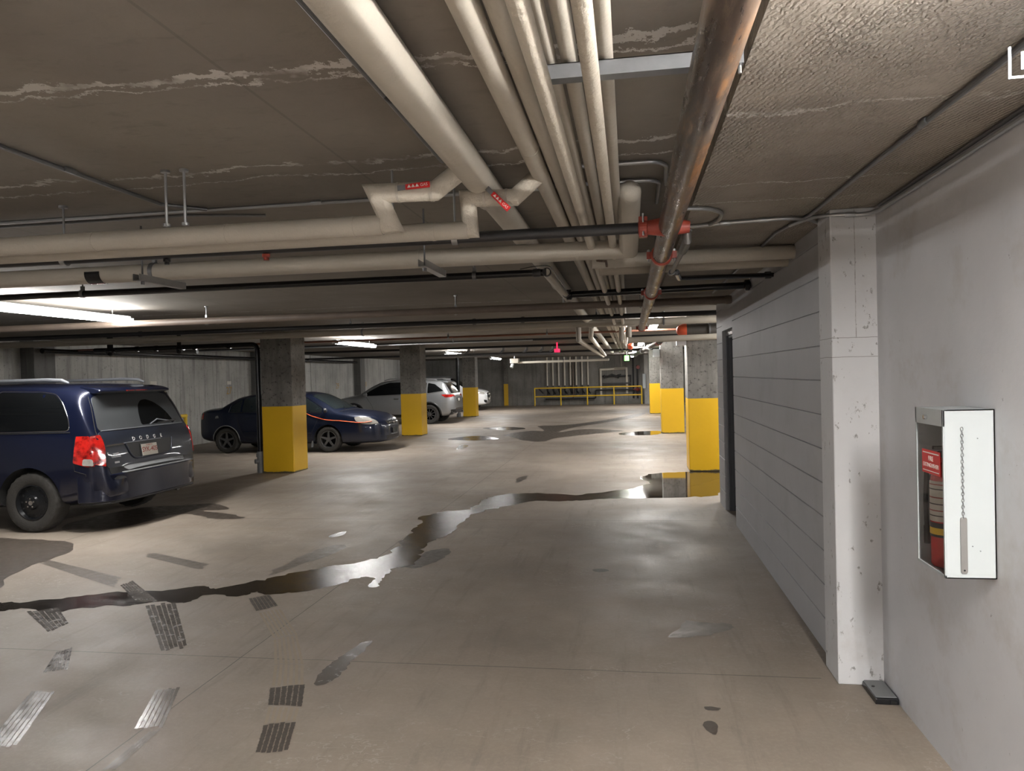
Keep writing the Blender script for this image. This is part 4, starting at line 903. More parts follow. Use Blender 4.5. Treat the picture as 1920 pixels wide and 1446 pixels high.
def car_body(sp, nst=150):
    top, bot, wid, belt = (pchip(sp[k]) for k in ('top', 'bot', 'wid', 'belt'))
    x0, x1 = sp['top'][0][0], sp['top'][-1][0]
    N = 1600; xs = [x0+(x1-x0)*i/N for i in range(N+1)]
    acc = [0]
    for i in range(N):
        a, b = xs[i], xs[i+1]
        acc.append(acc[-1]+math.sqrt((b-a)**2+(top(b)-top(a))**2+(bot(b)-bot(a))**2+(1.2*(wid(b)-wid(a)))**2))
    st = []; j = 0
    for i in range(nst+1):
        q = acc[-1]*i/nst
        while j < N and acc[j] < q: j += 1
        st.append(xs[j])
    st = sorted(set(st))
    rings = []
    tumble, Nn = sp['tumble'], sp['n']
    for x in st:
        w, b, t_ = wid(x), bot(x), top(x); bl = min(belt(x), t_-.015); h = t_-bl
        zm = b+(bl-b)*.5; pts = []
        for k in range(8):
            a = PI/2*(1-k/8); pts.append((w*max(0, math.cos(a))**(2/6), zm-(zm-b)*math.sin(a)**(2/6)))
        for k in range(8):
            u = k/8; pts.append((w*(1-.035*u*u), zm+(bl-zm)*u))
        s_ = min(1, h/.42); s_ = s_*s_*(3-2*s_); n2 = 2.3+(Nn-2.3)*s_; y0 = w*.965
        for k in range(17):
            a = PI/2*k/16; zz = math.sin(a)**(2/n2); pts.append(((y0-tumble*h*zz)*max(0, math.cos(a))**(2/n2), bl+h*zz))
        pts[0] = (0, pts[0][1]); pts[-1] = (0, pts[-1][1])
        rings.append([(x, y, z) for y, z in pts]+[(x, -y, z) for y, z in pts[-2:0:-1]])
    m = MB(); nr = len(rings[0]); vs = [p for r in rings for p in r]; fs = []
    for i in range(len(rings)-1):
        for k in range(nr): fs.append((i*nr+k, i*nr+(k+1) % nr, (i+1)*nr+(k+1) % nr, (i+1)*nr+k))
    fs.append(tuple(range(nr))); fs.append(tuple((len(rings)-1)*nr+k for k in reversed(range(nr))))
    m.add(vs, fs)
    bvh = BVHTree.FromPolygons([Vector(v) for v in m.v], m.f)
    return m, bvh
def cut_arches(obj, arches, w, y_in=.30):
    """wheel arches cut out of the body mesh, the cut faces get the wheel well material"""
    c = MB()
    for x, z, r in arches:
        for sg in (-1, 1):
            ya, yb = sorted((sg*(w-y_in), sg*(w+.2)))
            c.prism([(x+r*math.cos(a), z+r*math.sin(a)) for a in [2*PI*k/48 for k in range(48)]], 'y', ya, yb)
    cut = c.build('cutter', 'well', origin=(0,0,0))
    cut.parent = None
    obj.data.materials.append(MAT['well'])
    old = obj.matrix_world.copy()
    par = obj.parent; obj.parent = None; obj.location = (0,0,0)
    md = obj.modifiers.new('arch', 'BOOLEAN'); md.operation = 'DIFFERENCE'; md.solver = 'EXACT'; md.object = cut; md.material_mode = 'TRANSFER'
    bpy.context.view_layer.update()
    me = bpy.data.meshes.new_from_object(obj.evaluated_get(bpy.context.evaluated_depsgraph_get()))
    obj.modifiers.clear(); obj.data = me
    shade(me, 38)
    obj.parent = par
    bpy.data.objects.remove(cut)
VIEW = {'L': (Vector((0,-1,0)), 3.0), 'R': (Vector((0,1,0)), -3.0)}
def ray(bvh, view, u, v):
    if view == 'L': o, d = Vector((u, 3, v)), Vector((0,-1,0))
    elif view == 'R': o, d = Vector((u, -3, v)), Vector((0,1,0))
    elif view == 'B': o, d = Vector((-5, u, v)), Vector((1,0,0))
    elif view == 'F': o, d = Vector((5, u, v)), Vector((-1,0,0))
    else: o, d = Vector((u, v, 4)), Vector((0,0,-1))
    h = bvh.ray_cast(o, d)
    if h[0] is None: h = (bvh.find_nearest(o+d*2.5)[0], bvh.find_nearest(o+d*2.5)[1])
    n = h[1]
    if n.dot(d) > 0: n = -n
    return h[0], n
def round_poly(pts, r, n=5):
    out = []; N = len(pts)
    for i in range(N):
        p = Vector(pts[i]); a = Vector(pts[i-1])-p; b = Vector(pts[(i+1) % N])-p
        ra = min(r, a.length*.45, b.length*.45)
        p0 = p+a.normalized()*ra; p2 = p+b.normalized()*ra
        for k in range(n+1):
            t_ = k/n; out.append(p0*(1-t_)**2+p*2*t_*(1-t_)+p2*t_*t_)
    return out
def panel(bvh, view, poly, name, mat, parent, off=.004, rnd=.03, step=.05, depth=.012):
    pl = round_poly(poly, rnd) if rnd else [Vector(p) for p in poly]
    # densify edges
    q = []
    for i in range(len(pl)):
        a, b = pl[i], pl[(i+1) % len(pl)]; k = max(1, int((b-a).length/step))
        for j in range(k): q.append(a.lerp(b, j/k))
    us = [p.x for p in q]; vs_ = [p.y for p in q]
    inner = []
    def inside(u, v):
        c = False
        for i in range(len(q)):
            a, b = q[i], q[i-1]
            if (a.y > v) != (b.y > v) and u < (b.x-a.x)*(v-a.y)/(b.y-a.y)+a.x: c = not c
        return c
    u = min(us)+step*.5
    while u < max(us):
        v = min(vs_)+step*.5
        while v < max(vs_):
            if inside(u, v) and min(((Vector((u, v))-p).length for p in q)) > step*.4: inner.append(Vector((u, v)))
            v += step
        u += step
    nb = len(q)
    V, E_, F_, *_ = geometry.delaunay_2d_cdt(q+inner, [(i, (i+1) % nb) for i in range(nb)], [], 1, 1e-6)
    m = MB(); P = []; Nn = []
    for v in V:
        p, n = ray(bvh, view, v.x, v.y); P.append(p+n*off); Nn.append(n)
    fs = [tuple(f) for f in F_]
    # skirt along boundary edges
    cnt = {}
    for f in fs:
        for i in range(len(f)):
            e = (f[i], f[(i+1) % len(f)]); cnt[tuple(sorted(e))] = cnt.get(tuple(sorted(e)), []) + [e]
    nv = len(P); low = [P[i]-Nn[i]*(depth) for i in range(nv)]
    sk = []
    for k_, es in cnt.items():
        if len(es) == 1: a, b = es[0]; sk.append((b, a, a+nv, b+nv))
    m.add(P+low, fs+sk)
    o = m.build(name, mat, parent, local=True, smooth=50)
    return o
def strip(bvh, view, line, r, name, mat, parent, off=.0, closed=False, step=.04, rnd=0):
    pl = [Vector(p) for p in line]
    if rnd: pl = round_poly(line, rnd) if closed else [Vector((p.x, p.y)) for p in fillet([(p.x, p.y, 0) for p in pl], rnd)]
    if closed: pl.append(pl[0])
    q = []
    for i in range(len(pl)-1):
        k = max(1, int((pl[i+1]-pl[i]).length/step))
        for j in range(k): q.append(pl[i].lerp(pl[i+1], j/k))
    q.append(pl[-1])
    P = []
    for v in q:
        p, n = ray(bvh, view, v.x, v.y); p = p+n*off
        if not P or (p-P[-1]).length > .004: P.append(p)
    return MB().tube(P, r, 8).build(name, mat, parent, local=True, smooth=60)
def wheel(parent, x, y, R, w, side, rim='steel', tyre_mat='tyre_grey', rim_mat='rim_black', rr=.62):
    """side = +1: outer face towards +y"""
    ro = R*rr; s_ = side
    prof = [(ro, -w/2*s_), (ro*1.06, -w/2*s_), (R*.93, -w/2*s_), (R*.985, -w*.42*s_), (R, -w*.3*s_), (R, 0), (R, w*.3*s_), (R*.985, w*.42*s_), (R*.93, w/2*s_), (R*.82, w*.53*s_), (ro*1.06, w*.48*s_), (ro, w*.44*s_)]
    def mod(i, k, r):
        if i in (3, 7) and k % 4 < 2: return r-.007
        if i in (4, 5, 6) and k % 4 == 0: return r-.006
        return r
    ty = MB().lathe(prof, (x, y, R), 'y', 96, mod, cap=False).build('wheel', tyre_mat, parent, local=True, smooth=35)
    yo = y+s_*w*.44
    m = MB()
    def disc(prof2): m.lathe([(a, b*s_) for a, b in prof2], (x, yo, R), 'y', 48, cap=False)
    if rim == 'steel':
        disc([(ro, -.03), (ro, .006), (ro*.94, .008), (ro*.90, -.012), (ro*.86, -.03), (ro*.60, -.022), (ro*.40, -.010), (ro*.34, .010), (ro*.10, .014), (.001, .014)])
        o = m.build('rim', rim_mat, ty, local=True, smooth=40)
        for k in range(12):
            a = 2*PI*k/12; c = (x+ro*.73*math.cos(a), yo-.026*s_, R+ro*.73*math.sin(a))
            MB().tube([(c[0], c[1]-.002*s_, c[2]), (c[0], c[1]+.004*s_, c[2])], ro*.055, 12).build('rim_hole', 'well', ty, local=True)
        lug = MB()
        for k in range(5):
            a = 2*PI*k/5+.3; lug.tube([(x+ro*.24*math.cos(a), yo+.012*s_, R+ro*.24*math.sin(a)), (x+ro*.24*math.cos(a), yo+.030*s_, R+ro*.24*math.sin(a))], .011, 6)
        lug.tube([(x, yo+.012*s_, R), (x, yo+.022*s_, R)], ro*.13, 20)
        lug.build('lug_nuts', 'chrome', ty, local=True, smooth=40)
    else:
        m.lathe([(ro, -.10*s_), (ro, .006*s_), (ro*.93, .006*s_), (ro*.91, -.02*s_), (ro*.90, -.10*s_)], (x, yo, R), 'y', 48, cap=False)
        ns = 5 if rim == 'five' else 10
        for k in range(ns):
            a0 = 2*PI*k/ns+PI/2; wd0, wd1 = (.30, .20) if ns == 5 else (.13, .07)
            pl = []
            for (rr_, wd) in ((.12, wd0*1.1), (.92, wd1)):
                pl.append((rr_, wd))
            pts = []
            for (rr_, wd, sg) in ((.12, wd0, -1), (.92, wd1, -1), (.92, wd1, 1), (.12, wd0, 1)):
                q = Vector((rr_*ro, sg*wd*ro*.5)); pts.append((x+q.x*math.cos(a0)-q.y*math.sin(a0), R+q.x*math.sin(a0)+q.y*math.cos(a0)))
            lo, hi = sorted((yo-.03*s_, yo-.004*s_)); m.prism(pts, 'y', lo, hi)
        m.tube([(x, yo-.04*s_, R), (x, yo+.004*s_, R)], ro*.22, 24)
        m.build('rim', rim_mat, ty, local=True, bevel=.003)
        MB().lathe([(ro*.90, -.10*s_), (.001, -.10*s_)], (x, yo, R), 'y', 32).build('brake_back', 'well', ty, local=True)
    return ty

# ---- minivan
van = thing('minivan', 'dark blue minivan at the left edge, its dusty tailgate facing the lane', 'car', (-8.505, 8.68, 0), rotz=PI)
sp = dict(
 top=[(-2.575,.60),(-2.565,.66),(-2.53,.70),(-2.50,.715),(-2.49,.80),(-2.455,1.0),(-2.42,1.10),(-2.36,1.22),(-2.28,1.40),(-2.20,1.56),(-2.14,1.655),(-2.06,1.69),(-1.85,1.725),(-1.0,1.75),(0,1.745),(.5,1.70),(.95,1.52),(1.45,1.22),(1.62,1.13),(2.2,1.0),(2.42,.92),(2.53,.78),(2.575,.60)],
 bot=[(-2.575,.42),(-2.5,.36),(-2.2,.32),(-1.9,.27),(0,.24),(1.8,.25),(2.4,.24),(2.53,.28),(2.575,.36)],
 wid=[(-2.575,.62),(-2.56,.74),(-2.52,.84),(-2.45,.91),(-2.33,.965),(-2.15,.99),(-1.0,1.0),(1.2,.995),(1.9,.975),(2.3,.90),(2.48,.78),(2.55,.66),(2.575,.5)],
 belt=[(-2.575,.56),(-2.5,.66),(-2.49,.78),(-2.46,.98),(-2.42,1.08),(-2.3,1.13),(-1.0,1.13),(.8,1.08),(1.5,1.03),(2.3,.86),(2.5,.70),(2.575,.55)], tumble=.17, n=6.5)
m, bv = car_body(sp)
b = m.build('body', 'van_paint', van, local=True)
cut_arches(b, [(-1.575, .36, .405), (1.50, .36, .405)], 1.0)
for xx in (-1.575, 1.50):
    for sg in (-1, 1): wheel(van, xx, sg*.855, .352, .225, sg, 'steel', 'tyre_grey', 'rim_black', .60)
for vw in ('L', 'R'):
    panel(bv, vw, [(-2.08,1.19),(-2.05,1.34),(-1.96,1.50),(-1.84,1.605),(-1.65,1.63),(-1.08,1.645),(-1.06,1.185)], 'quarter_window', 'glass', van, rnd=.05, off=.002)
    strip(bv, vw, [(-2.09,1.185),(-2.055,1.345),(-1.965,1.51),(-1.84,1.617),(-1.65,1.642),(-1.07,1.657),(-1.05,1.173)], .0055, 'window_trim', 'chrome' if vw == 'L' else 'chrome', van, closed=True, rnd=.06)
    panel(bv, vw, [(-.98,1.185),(-.98,1.645),(.02,1.645),(.02,1.17)], 'sliding_door_window', 'glass', van, rnd=.04, off=.002)
    panel(bv, vw, [(.09,1.165),(.09,1.64),(.42,1.61),(.80,1.45),(1.08,1.20),(1.08,1.13)], 'front_window', 'glass', van, rnd=.04, off=.002)
    strip(bv, vw, [(-2.10,1.165),(0,1.15),(1.2,1.11)], .006, 'belt_moulding', 'black_trim', van)
    strip(bv, vw, [(-1.02,1.70),(-1.02,.42),(.06,.42),(.06,1.68)], .004, 'door_seam', 'well', van)
    strip(bv, vw, [(.06,.42),(1.0,.42),(1.12,1.1)], .004, 'front_door_seam', 'well', van)
    strip(bv, vw, [(-2.17,1.12),(-2.17,.72),(-2.30,.68),(-2.30,.66)], .004, 'bumper_seam', 'well', van)
    panel(bv, vw, [(-.92,1.02),(-.92,1.055),(-.72,1.055),(-.72,1.02)], 'door_handle', 'van_paint', van, rnd=.012, off=.022, depth=.03)
    panel(bv, vw, [(.20,1.02),(.20,1.055),(.40,1.055),(.40,1.02)], 'door_handle', 'van_paint', van, rnd=.012, off=.022, depth=.03)
    sg = 1 if vw == 'L' else -1
    MB().tube([(-1.90, sg*.70, 1.74), (-1.80, sg*.70, 1.775), (-1.6, sg*.70, 1.785), (.35, sg*.70, 1.775), (.5, sg*.70, 1.73)], [.012, .022, .022, .02, .01], 10).build('roof_rail', 'rack', van, local=True, smooth=60)
    MB().lathe([(.02, -.07), (.08, -.06), (.10, 0), (.08, .04), (.02, .05)], (1.02, sg*1.07, 1.17), 'x', 16).build('mirror', 'van_paint', van, local=True, smooth=60)
# tailgate: dusty door skin, glass, spoiler, plate, lamps
tg = panel(bv, 'B', [(-.86,.735),(-.87,1.13),(-.80,1.17),(.80,1.17),(.87,1.13),(.86,.735)], 'tailgate', 'van_tail', van, rnd=.05, off=.006, depth=.03)
panel(bv, 'B', [(-.80,.60),(-.84,.745),(.84,.745),(.80,.60)], 'tailgate_sill', 'black_trim', van, rnd=.03, off=.004)
gl = panel(bv, 'B', [(-.83,1.165),(-.72,1.56),(-.55,1.60),(.55,1.60),(.72,1.56),(.83,1.165)], 'rear_glass', 'dusty_glass', van, rnd=.06, off=.005)
wipe = [(.06,1.19),(.02,1.35),(-.03,1.44),(-.12,1.50),(-.23,1.51),(-.36,1.47),(-.47,1.40),(-.56,1.31),(-.62,1.20)]
panel(bv, 'B', wipe[::-1], 'wiped_arc', 'glass', gl, rnd=.04, off=.0075)
m = MB().tube([(-2.435,-.50,1.205), (-2.475,-.48,1.225), (-2.48,-.36,1.215), (-2.455,-.16,1.205)], [.02,.016,.012,.008], 10).build('wiper_arm', 'black_trim', gl, local=True, smooth=50)
MB().tube([(-2.44,-.55,1.20), (-2.40,-.22,1.25), (-2.445,-.02,1.20)], .008, 8).build('wiper_blade', 'rack', gl, local=True, smooth=50)
strip(bv, 'B', [(-.865,.74),(-.875,1.14),(-.74,1.57)], .005, 'tailgate_seam', 'well', van)
strip(bv, 'B', [(.865,.74),(.875,1.14),(.74,1.57)], .005, 'tailgate_seam', 'well', van)
strip(bv, 'B', [(-.80,1.165),(.80,1.165)], .006, 'glass_ledge', 'rack', van, off=.006)
m = MB().prism([(-2.02,1.70),(-2.20,1.675),(-2.285,1.645),(-2.285,1.62),(-2.20,1.60),(-2.02,1.66)], 'y', -.68, .68)
so = m.build('spoiler', 'van_paint', van, local=True, bevel=.012)
MB().box(-2.292,-2.283,-.20,.20,1.628,1.640).build('brake_light', 'tail', so, local=True)
for vw, sg in (('L', 1), ('R', -1)):
    # tail lamp: rear face and side face
    la = panel(bv, 'B', [(sg*.872,.76),(sg*.855,1.12),(sg*.93,1.12),(sg*.965,.80)] if sg > 0 else [(sg*.965,.80),(sg*.93,1.12),(sg*.855,1.12),(sg*.872,.76)], 'tail_lamp', 'tail', van, rnd=.015, off=.016, depth=.03)
    panel(bv, vw, [(-2.16,.815),(-2.185,1.12),(-2.33,1.12),(-2.36,1.0),(-2.40,.77),(-2.33,.765)], 'side_lens', 'tail', la, rnd=.015, off=.012, depth=.03)
    panel(bv, vw, [(-2.27,.785),(-2.28,.86),(-2.375,.855),(-2.39,.775)], 'reverse_lens', 'lamp_clear', la, rnd=.02, off=.018, depth=.01)
nic = panel(bv, 'B', [(-.42,.995),(.50,.995),(.44,.86),(.36,.80),(-.30,.80),(-.38,.86)], 'plate_recess', 'black_trim', tg, rnd=.05, off=.010)
strip(bv, 'B', [(-.42,.995),(-.38,.86),(-.30,.80),(.36,.80),(.44,.86),(.50,.995)], .010, 'recess_lip', 'van_tail', tg, off=.012, rnd=.06)
p0, n0 = ray(bv, 'B', .06, .90)
n0 = Vector((n0.x, 0, n0.z)).normalized(); upv = Vector((0,0,1)); upv = (upv-n0*upv.dot(n0)).normalized()
def slab(c, hw, hh, th, R, U):
    c = Vector(c); N = R.cross(U); q = [c-R*hw-U*hh, c+R*hw-U*hh, c+R*hw+U*hh, c-R*hw+U*hh]
    return MB().add([p for p in q]+[p+N*th for p in q], [(3,2,1,0),(4,5,6,7),(0,1,5,4),(1,2,6,5),(2,3,7,6),(3,0,4,7)])
Rb = Vector((0,-1,0))
pc = p0+n0*.016+Vector((0,.02,-.015))
fr = slab(pc-n0*.002, .172, .086, .006, Rb, upv).build('plate_frame', 'black_trim', tg, local=True, bevel=.002)
pl = slab(pc+n0*.003, .150, .072, .004, Rb, upv).build('licence_plate', 'paper', fr, local=True)
text_mesh('plate_number', 'SYK-405', .085, 'red', fr, pc+n0*.0085, Rb, upv, .0006, local=True, bold=.001)
text_mesh('dealer_print', 'ALBERTA', .030, 'red', fr, pc+n0*.0085+upv*.056, Rb, upv, .0004, local=True)
for k, ch_ in enumerate('DODGE'):
    yy = .33-k*.135; pp, nn = ray(bv, 'B', yy, 1.035)
    text_mesh('tailgate_letter', ch_, .062, 'chrome', tg, pp+n0*.010, Rb, upv, .003, local=True, bold=.002)
for txt, zz, s_ in (('GRAND', .888, .030), ('CARAVAN', .858, .034)):
    pp, nn = ray(bv, 'B', .70, zz)
    text_mesh('badge', txt, s_, 'galv', tg, pp+n0*.012+Vector((0,.0,0)), Rb, upv, .002, local=True, bold=.001)
pp, nn = ray(bv, 'B', .70, .79)
MB().lathe([(.001,-.004),(.055,-.003),(.06,0),(.001,.003)], (0,0,0), 'x', 20)
bd = slab(pp+n0*.010, .042, .011, .004, Rb, upv).build('badge', 'galv', tg, local=True, bevel=.006)
panel(bv, 'B', [(-.20,.998),(-.20,1.006),(.52,1.006),(.52,.998)], 'garnish', 'rack', tg, rnd=0, off=.012)
panel(bv, 'B', [(.52,.985),(.50,1.002),(.82,1.002),(.84,.985)], 'garnish', 'chrome', tg, rnd=0, off=.010)
# bumper
bu = MB()
def bumper_pts(off):
    return [(-2.20, .985+off), (-2.34, .955+off), (-2.45, .90+off*.8), (-2.53, .80+off*.6), (-2.575-off, .60), (-2.60-off, .3), (-2.605-off, 0)]
def ring_bumper(z0, z1, off, name, mat):
    half = bumper_pts(off); full = [(a, b_) for a, b_ in half]+[(a, -b_) for a, b_ in half[-2::-1]]
    inn = [(a+.06, b_*.93) for a, b_ in full]
    return MB().prism(full+inn[::-1], 'z', z0, z1).build(name, mat, van, local=True, bevel=.012, smooth=40)
ring_bumper(.345, .665, .004, 'rear_bumper', 'van_paint')
ring_bumper(.315, .35, -.02, 'bumper_skirt', 'black_trim')
panel(bv, 'T', [(-2.54,-.55),(-2.50,-.60),(-2.50,.60),(-2.54,.55)], 'bumper_step', 'grey_trim', van, rnd=.01, off=.012)
MB().box(-2.598,-2.50,-.66,.66,.662,.676).build('bumper_step_pad', 'grey_trim', van, local=True, bevel=.004)
MB().tube([(-2.46,-.55,.30),(-2.30,-.55,.31)], .035, 12).build('exhaust_pipe', 'steel_pipe', van, local=True, smooth=40)
panel(bv, 'F', [(-.62,.62),(-.58,.80),(.58,.80),(.62,.62)], 'grille', 'black_trim', van, rnd=.03)
panel(bv, 'T', [(1.02,-.72),(1.46,-.80),(1.46,.80),(1.02,.72)], 'windscreen', 'windscreen', van, rnd=.04)

# ---- sedan (nose to the right)
sed = thing('sedan', 'dark blue sedan with an orange cord on its fender, behind the nearest left column', 'car', (-8.02, 17.47, 0), rotz=math.radians(-.6))
sp = dict(
 top=[(-2.34,.66),(-2.33,.80),(-2.30,.98),(-2.22,1.055),(-2.0,1.085),(-1.83,1.10),(-1.62,1.21),(-1.35,1.335),(-.95,1.41),(-.4,1.435),(.15,1.42),(.45,1.375),(.80,1.22),(1.10,1.06),(1.25,.995),(1.5,.955),(1.95,.88),(2.18,.78),(2.28,.70),(2.335,.60),(2.345,.52)],
 bot=[(-2.34,.40),(-2.25,.30),(-1.9,.24),(-1.2,.20),(1.2,.18),(1.9,.19),(2.25,.21),(2.33,.28),(2.345,.36)],
 wid=[(-2.34,.62),(-2.31,.72),(-2.22,.79),(-2.0,.84),(-1.3,.865),(0,.865),(1.2,.865),(1.75,.85),(2.02,.79),(2.2,.68),(2.30,.55),(2.345,.38)],
 belt=[(-2.34,.60),(-2.3,.90),(-2.1,.98),(-1.6,.985),(-.8,.96),(.8,.90),(1.3,.87),(1.9,.76),(2.2,.66),(2.345,.46)], tumble=.38, n=5.0)
m, bv = car_body(sp)
b = m.build('body', 'sedan_paint', sed, local=True)
cut_arches(b, [(-1.575, .31, .345), (1.015, .31, .345)], .87)
for xx in (-1.575, 1.015):
    for sg in (-1, 1): wheel(sed, xx, sg*.745, .305, .205, sg, 'five', 'tyre_grey', 'rim_grey', .66)
for vw in ('R', 'L'):
    panel(bv, vw, [(-1.46,.995),(-1.44,1.13),(-1.24,1.26),(-1.20,1.275),(-1.20,.99)], 'quarter_glass', 'windscreen', sed, rnd=.03, off=.003)
    panel(bv, vw, [(-1.155,.99),(-1.155,1.29),(-.85,1.355),(-.42,1.385),(-.42,.975)], 'rear_door_window', 'windscreen', sed, rnd=.03, off=.003)
    panel(bv, vw, [(-.36,.975),(-.36,1.385),(.10,1.37),(.42,1.28),(.86,1.03),(.86,.945)], 'front_door_window', 'windscreen', sed, rnd=.03, off=.003)
    strip(bv, vw, [(-1.50,.985),(-1.47,1.14),(-1.25,1.285),(-.85,1.375),(-.3,1.40),(.12,1.385),(.44,1.295),(.90,1.03)], .007, 'window_trim', 'black_trim', sed)
    strip(bv, vw, [(-1.47,.98),(.88,.93)], .007, 'belt_trim', 'black_trim', sed)
    strip(bv, vw, [(-1.30,.985),(-1.22,.62),(-1.12,.40),(-.40,.24),(-.38,.98)], .004, 'rear_door_seam', 'well', sed)
    strip(bv, vw, [(-.38,.24),(.58,.24),(.62,.50),(.86,.94)], .004, 'front_door_seam', 'well', sed)
    strip(bv, vw, [(-1.1,.50),(.6,.46)], .008, 'side_moulding', 'sedan_paint', sed)
    panel(bv, vw, [(-1.15,.83),(-1.15,.86),(-.97,.86),(-.97,.83)], 'door_handle', 'sedan_paint', sed, rnd=.01, off=.02, depth=.03)
    panel(bv, vw, [(-.28,.82),(-.28,.85),(-.10,.85),(-.10,.82)], 'door_handle', 'sedan_paint', sed, rnd=.01, off=.02, depth=.03)
    sg = -1 if vw == 'R' else 1
    ar = [( -1.575+.352*math.cos(a), .31+.352*math.sin(a)) for a in [PI*(-.06)+PI*1.12*k/20 for k in range(21)]]
    strip(bv, vw, ar, .010, 'arch_lip', 'grey_trim', sed)
    panel(bv, vw, [(-2.34,.80),(-2.30,.99),(-2.18,.98),(-2.20,.82)], 'tail_lamp', 'tail', sed, rnd=.02, off=.008)
    hl = panel(bv, vw, [(1.70,.73),(1.66,.82),(1.78,.83),(1.98,.80),(2.15,.72),(2.20,.66),(2.02,.64),(1.86,.66)], 'headlamp', 'lamp_clear', sed, rnd=.03, off=.010, depth=.02)
    MB().lathe([(.02,-.02),(.06,0),(.045,.05),(.01,.06)], (.98, sg*.93, .99), 'x', 14).build('mirror', 'black_trim', sed, local=True, smooth=60)
    panel(bv, vw, [(-1.86,.84),(-1.84,.90),(-1.78,.91),(-1.76,.85)], 'scrape_mark', 'grey_trim', sed, rnd=.015, off=.002)
    # mud flap behind the front wheel
    MB().prism([(.64,.42),(.66,.42),(.62,.13),(.585,.12),(.59,.2)], 'y', *sorted((sg*.80, sg*.84))).build('mud_flap', 'grey_trim', sed, local=True)
panel(bv, 'T', [(.52,-.54),(.50,0),(.52,.54),(1.14,.66),(1.22,0),(1.14,-.66)], 'windscreen', 'windscreen', sed, rnd=.04, off=.004)
panel(bv, 'T', [(-1.30,-.50),(-1.30,.50),(-1.78,.58),(-1.80,0),(-1.78,-.58)], 'rear_window', 'glass', sed, rnd=.04, off=.004)
strip(bv, 'T', [(1.26,-.70),(1.33,-.3),(1.34,.3),(1.26,.70)], .006, 'hood_seam', 'well', sed)
strip(bv, 'T', [(1.28,-.72),(1.75,-.69),(2.12,-.55)], .004, 'hood_seam', 'well', sed)
strip(bv, 'T', [(1.28,.72),(1.75,.69),(2.12,.55)], .004, 'hood_seam', 'well', sed)
MB().tube([(1.30,-.45,1.0),(1.16,-.20,1.055)], .007, 6).build('wiper', 'black_trim', sed, local=True)
gr = panel(bv, 'F', [(-.36,.60),(-.40,.70),(.40,.70),(.36,.60)], 'grille', 'black_trim', sed, rnd=.03, off=.004)
strip(bv, 'F', [(-.38,.65),(.38,.65)], .010, 'chrome_bar', 'chrome', gr, off=.006)
m = MB().box(2.345,2.362,-.07,.07,.635,.663).box(2.345,2.362,-.03,.03,.622,.676)
m.build('bow_badge', 'chrome', gr, local=True, bevel=.004)
panel(bv, 'F', [(-.46,.27),(-.48,.36),(.48,.36),(.46,.27)], 'lower_grille', 'black_trim', sed, rnd=.03)
m = MB().box(2.34,2.385,-.17,.17,.40,.53); m.build('plate_holder', 'black_trim', sed, local=True, bevel=.004)
# cord: lies on the fender and door
cl = [(.30,.99),(.42,.95),(.62,.86),(.74,.83),(.90,.78),(1.08,.755),(1.30,.745),(1.55,.715),(1.70,.695),(1.86,.690),(1.98,.70),(2.06,.715)]
P = []
for u, v in cl:
    p_, n_ = ray(bv, 'R', u, v); P.append(p_+n_*.022)
c_, s_ = math.cos(math.radians(-.6)), math.sin(math.radians(-.6))
P = [Vector((-8.02+p_.x*c_-p_.y*s_, 17.47+p_.x*s_+p_.y*c_, p_.z)) for p_ in P]
tag(MB().tube(fillet(P, .1, 4), .0085, 8).build('extension_cord', 'cord', smooth=60), 'bright orange cord lying across the fender and headlamp of the blue sedan', 'cord')

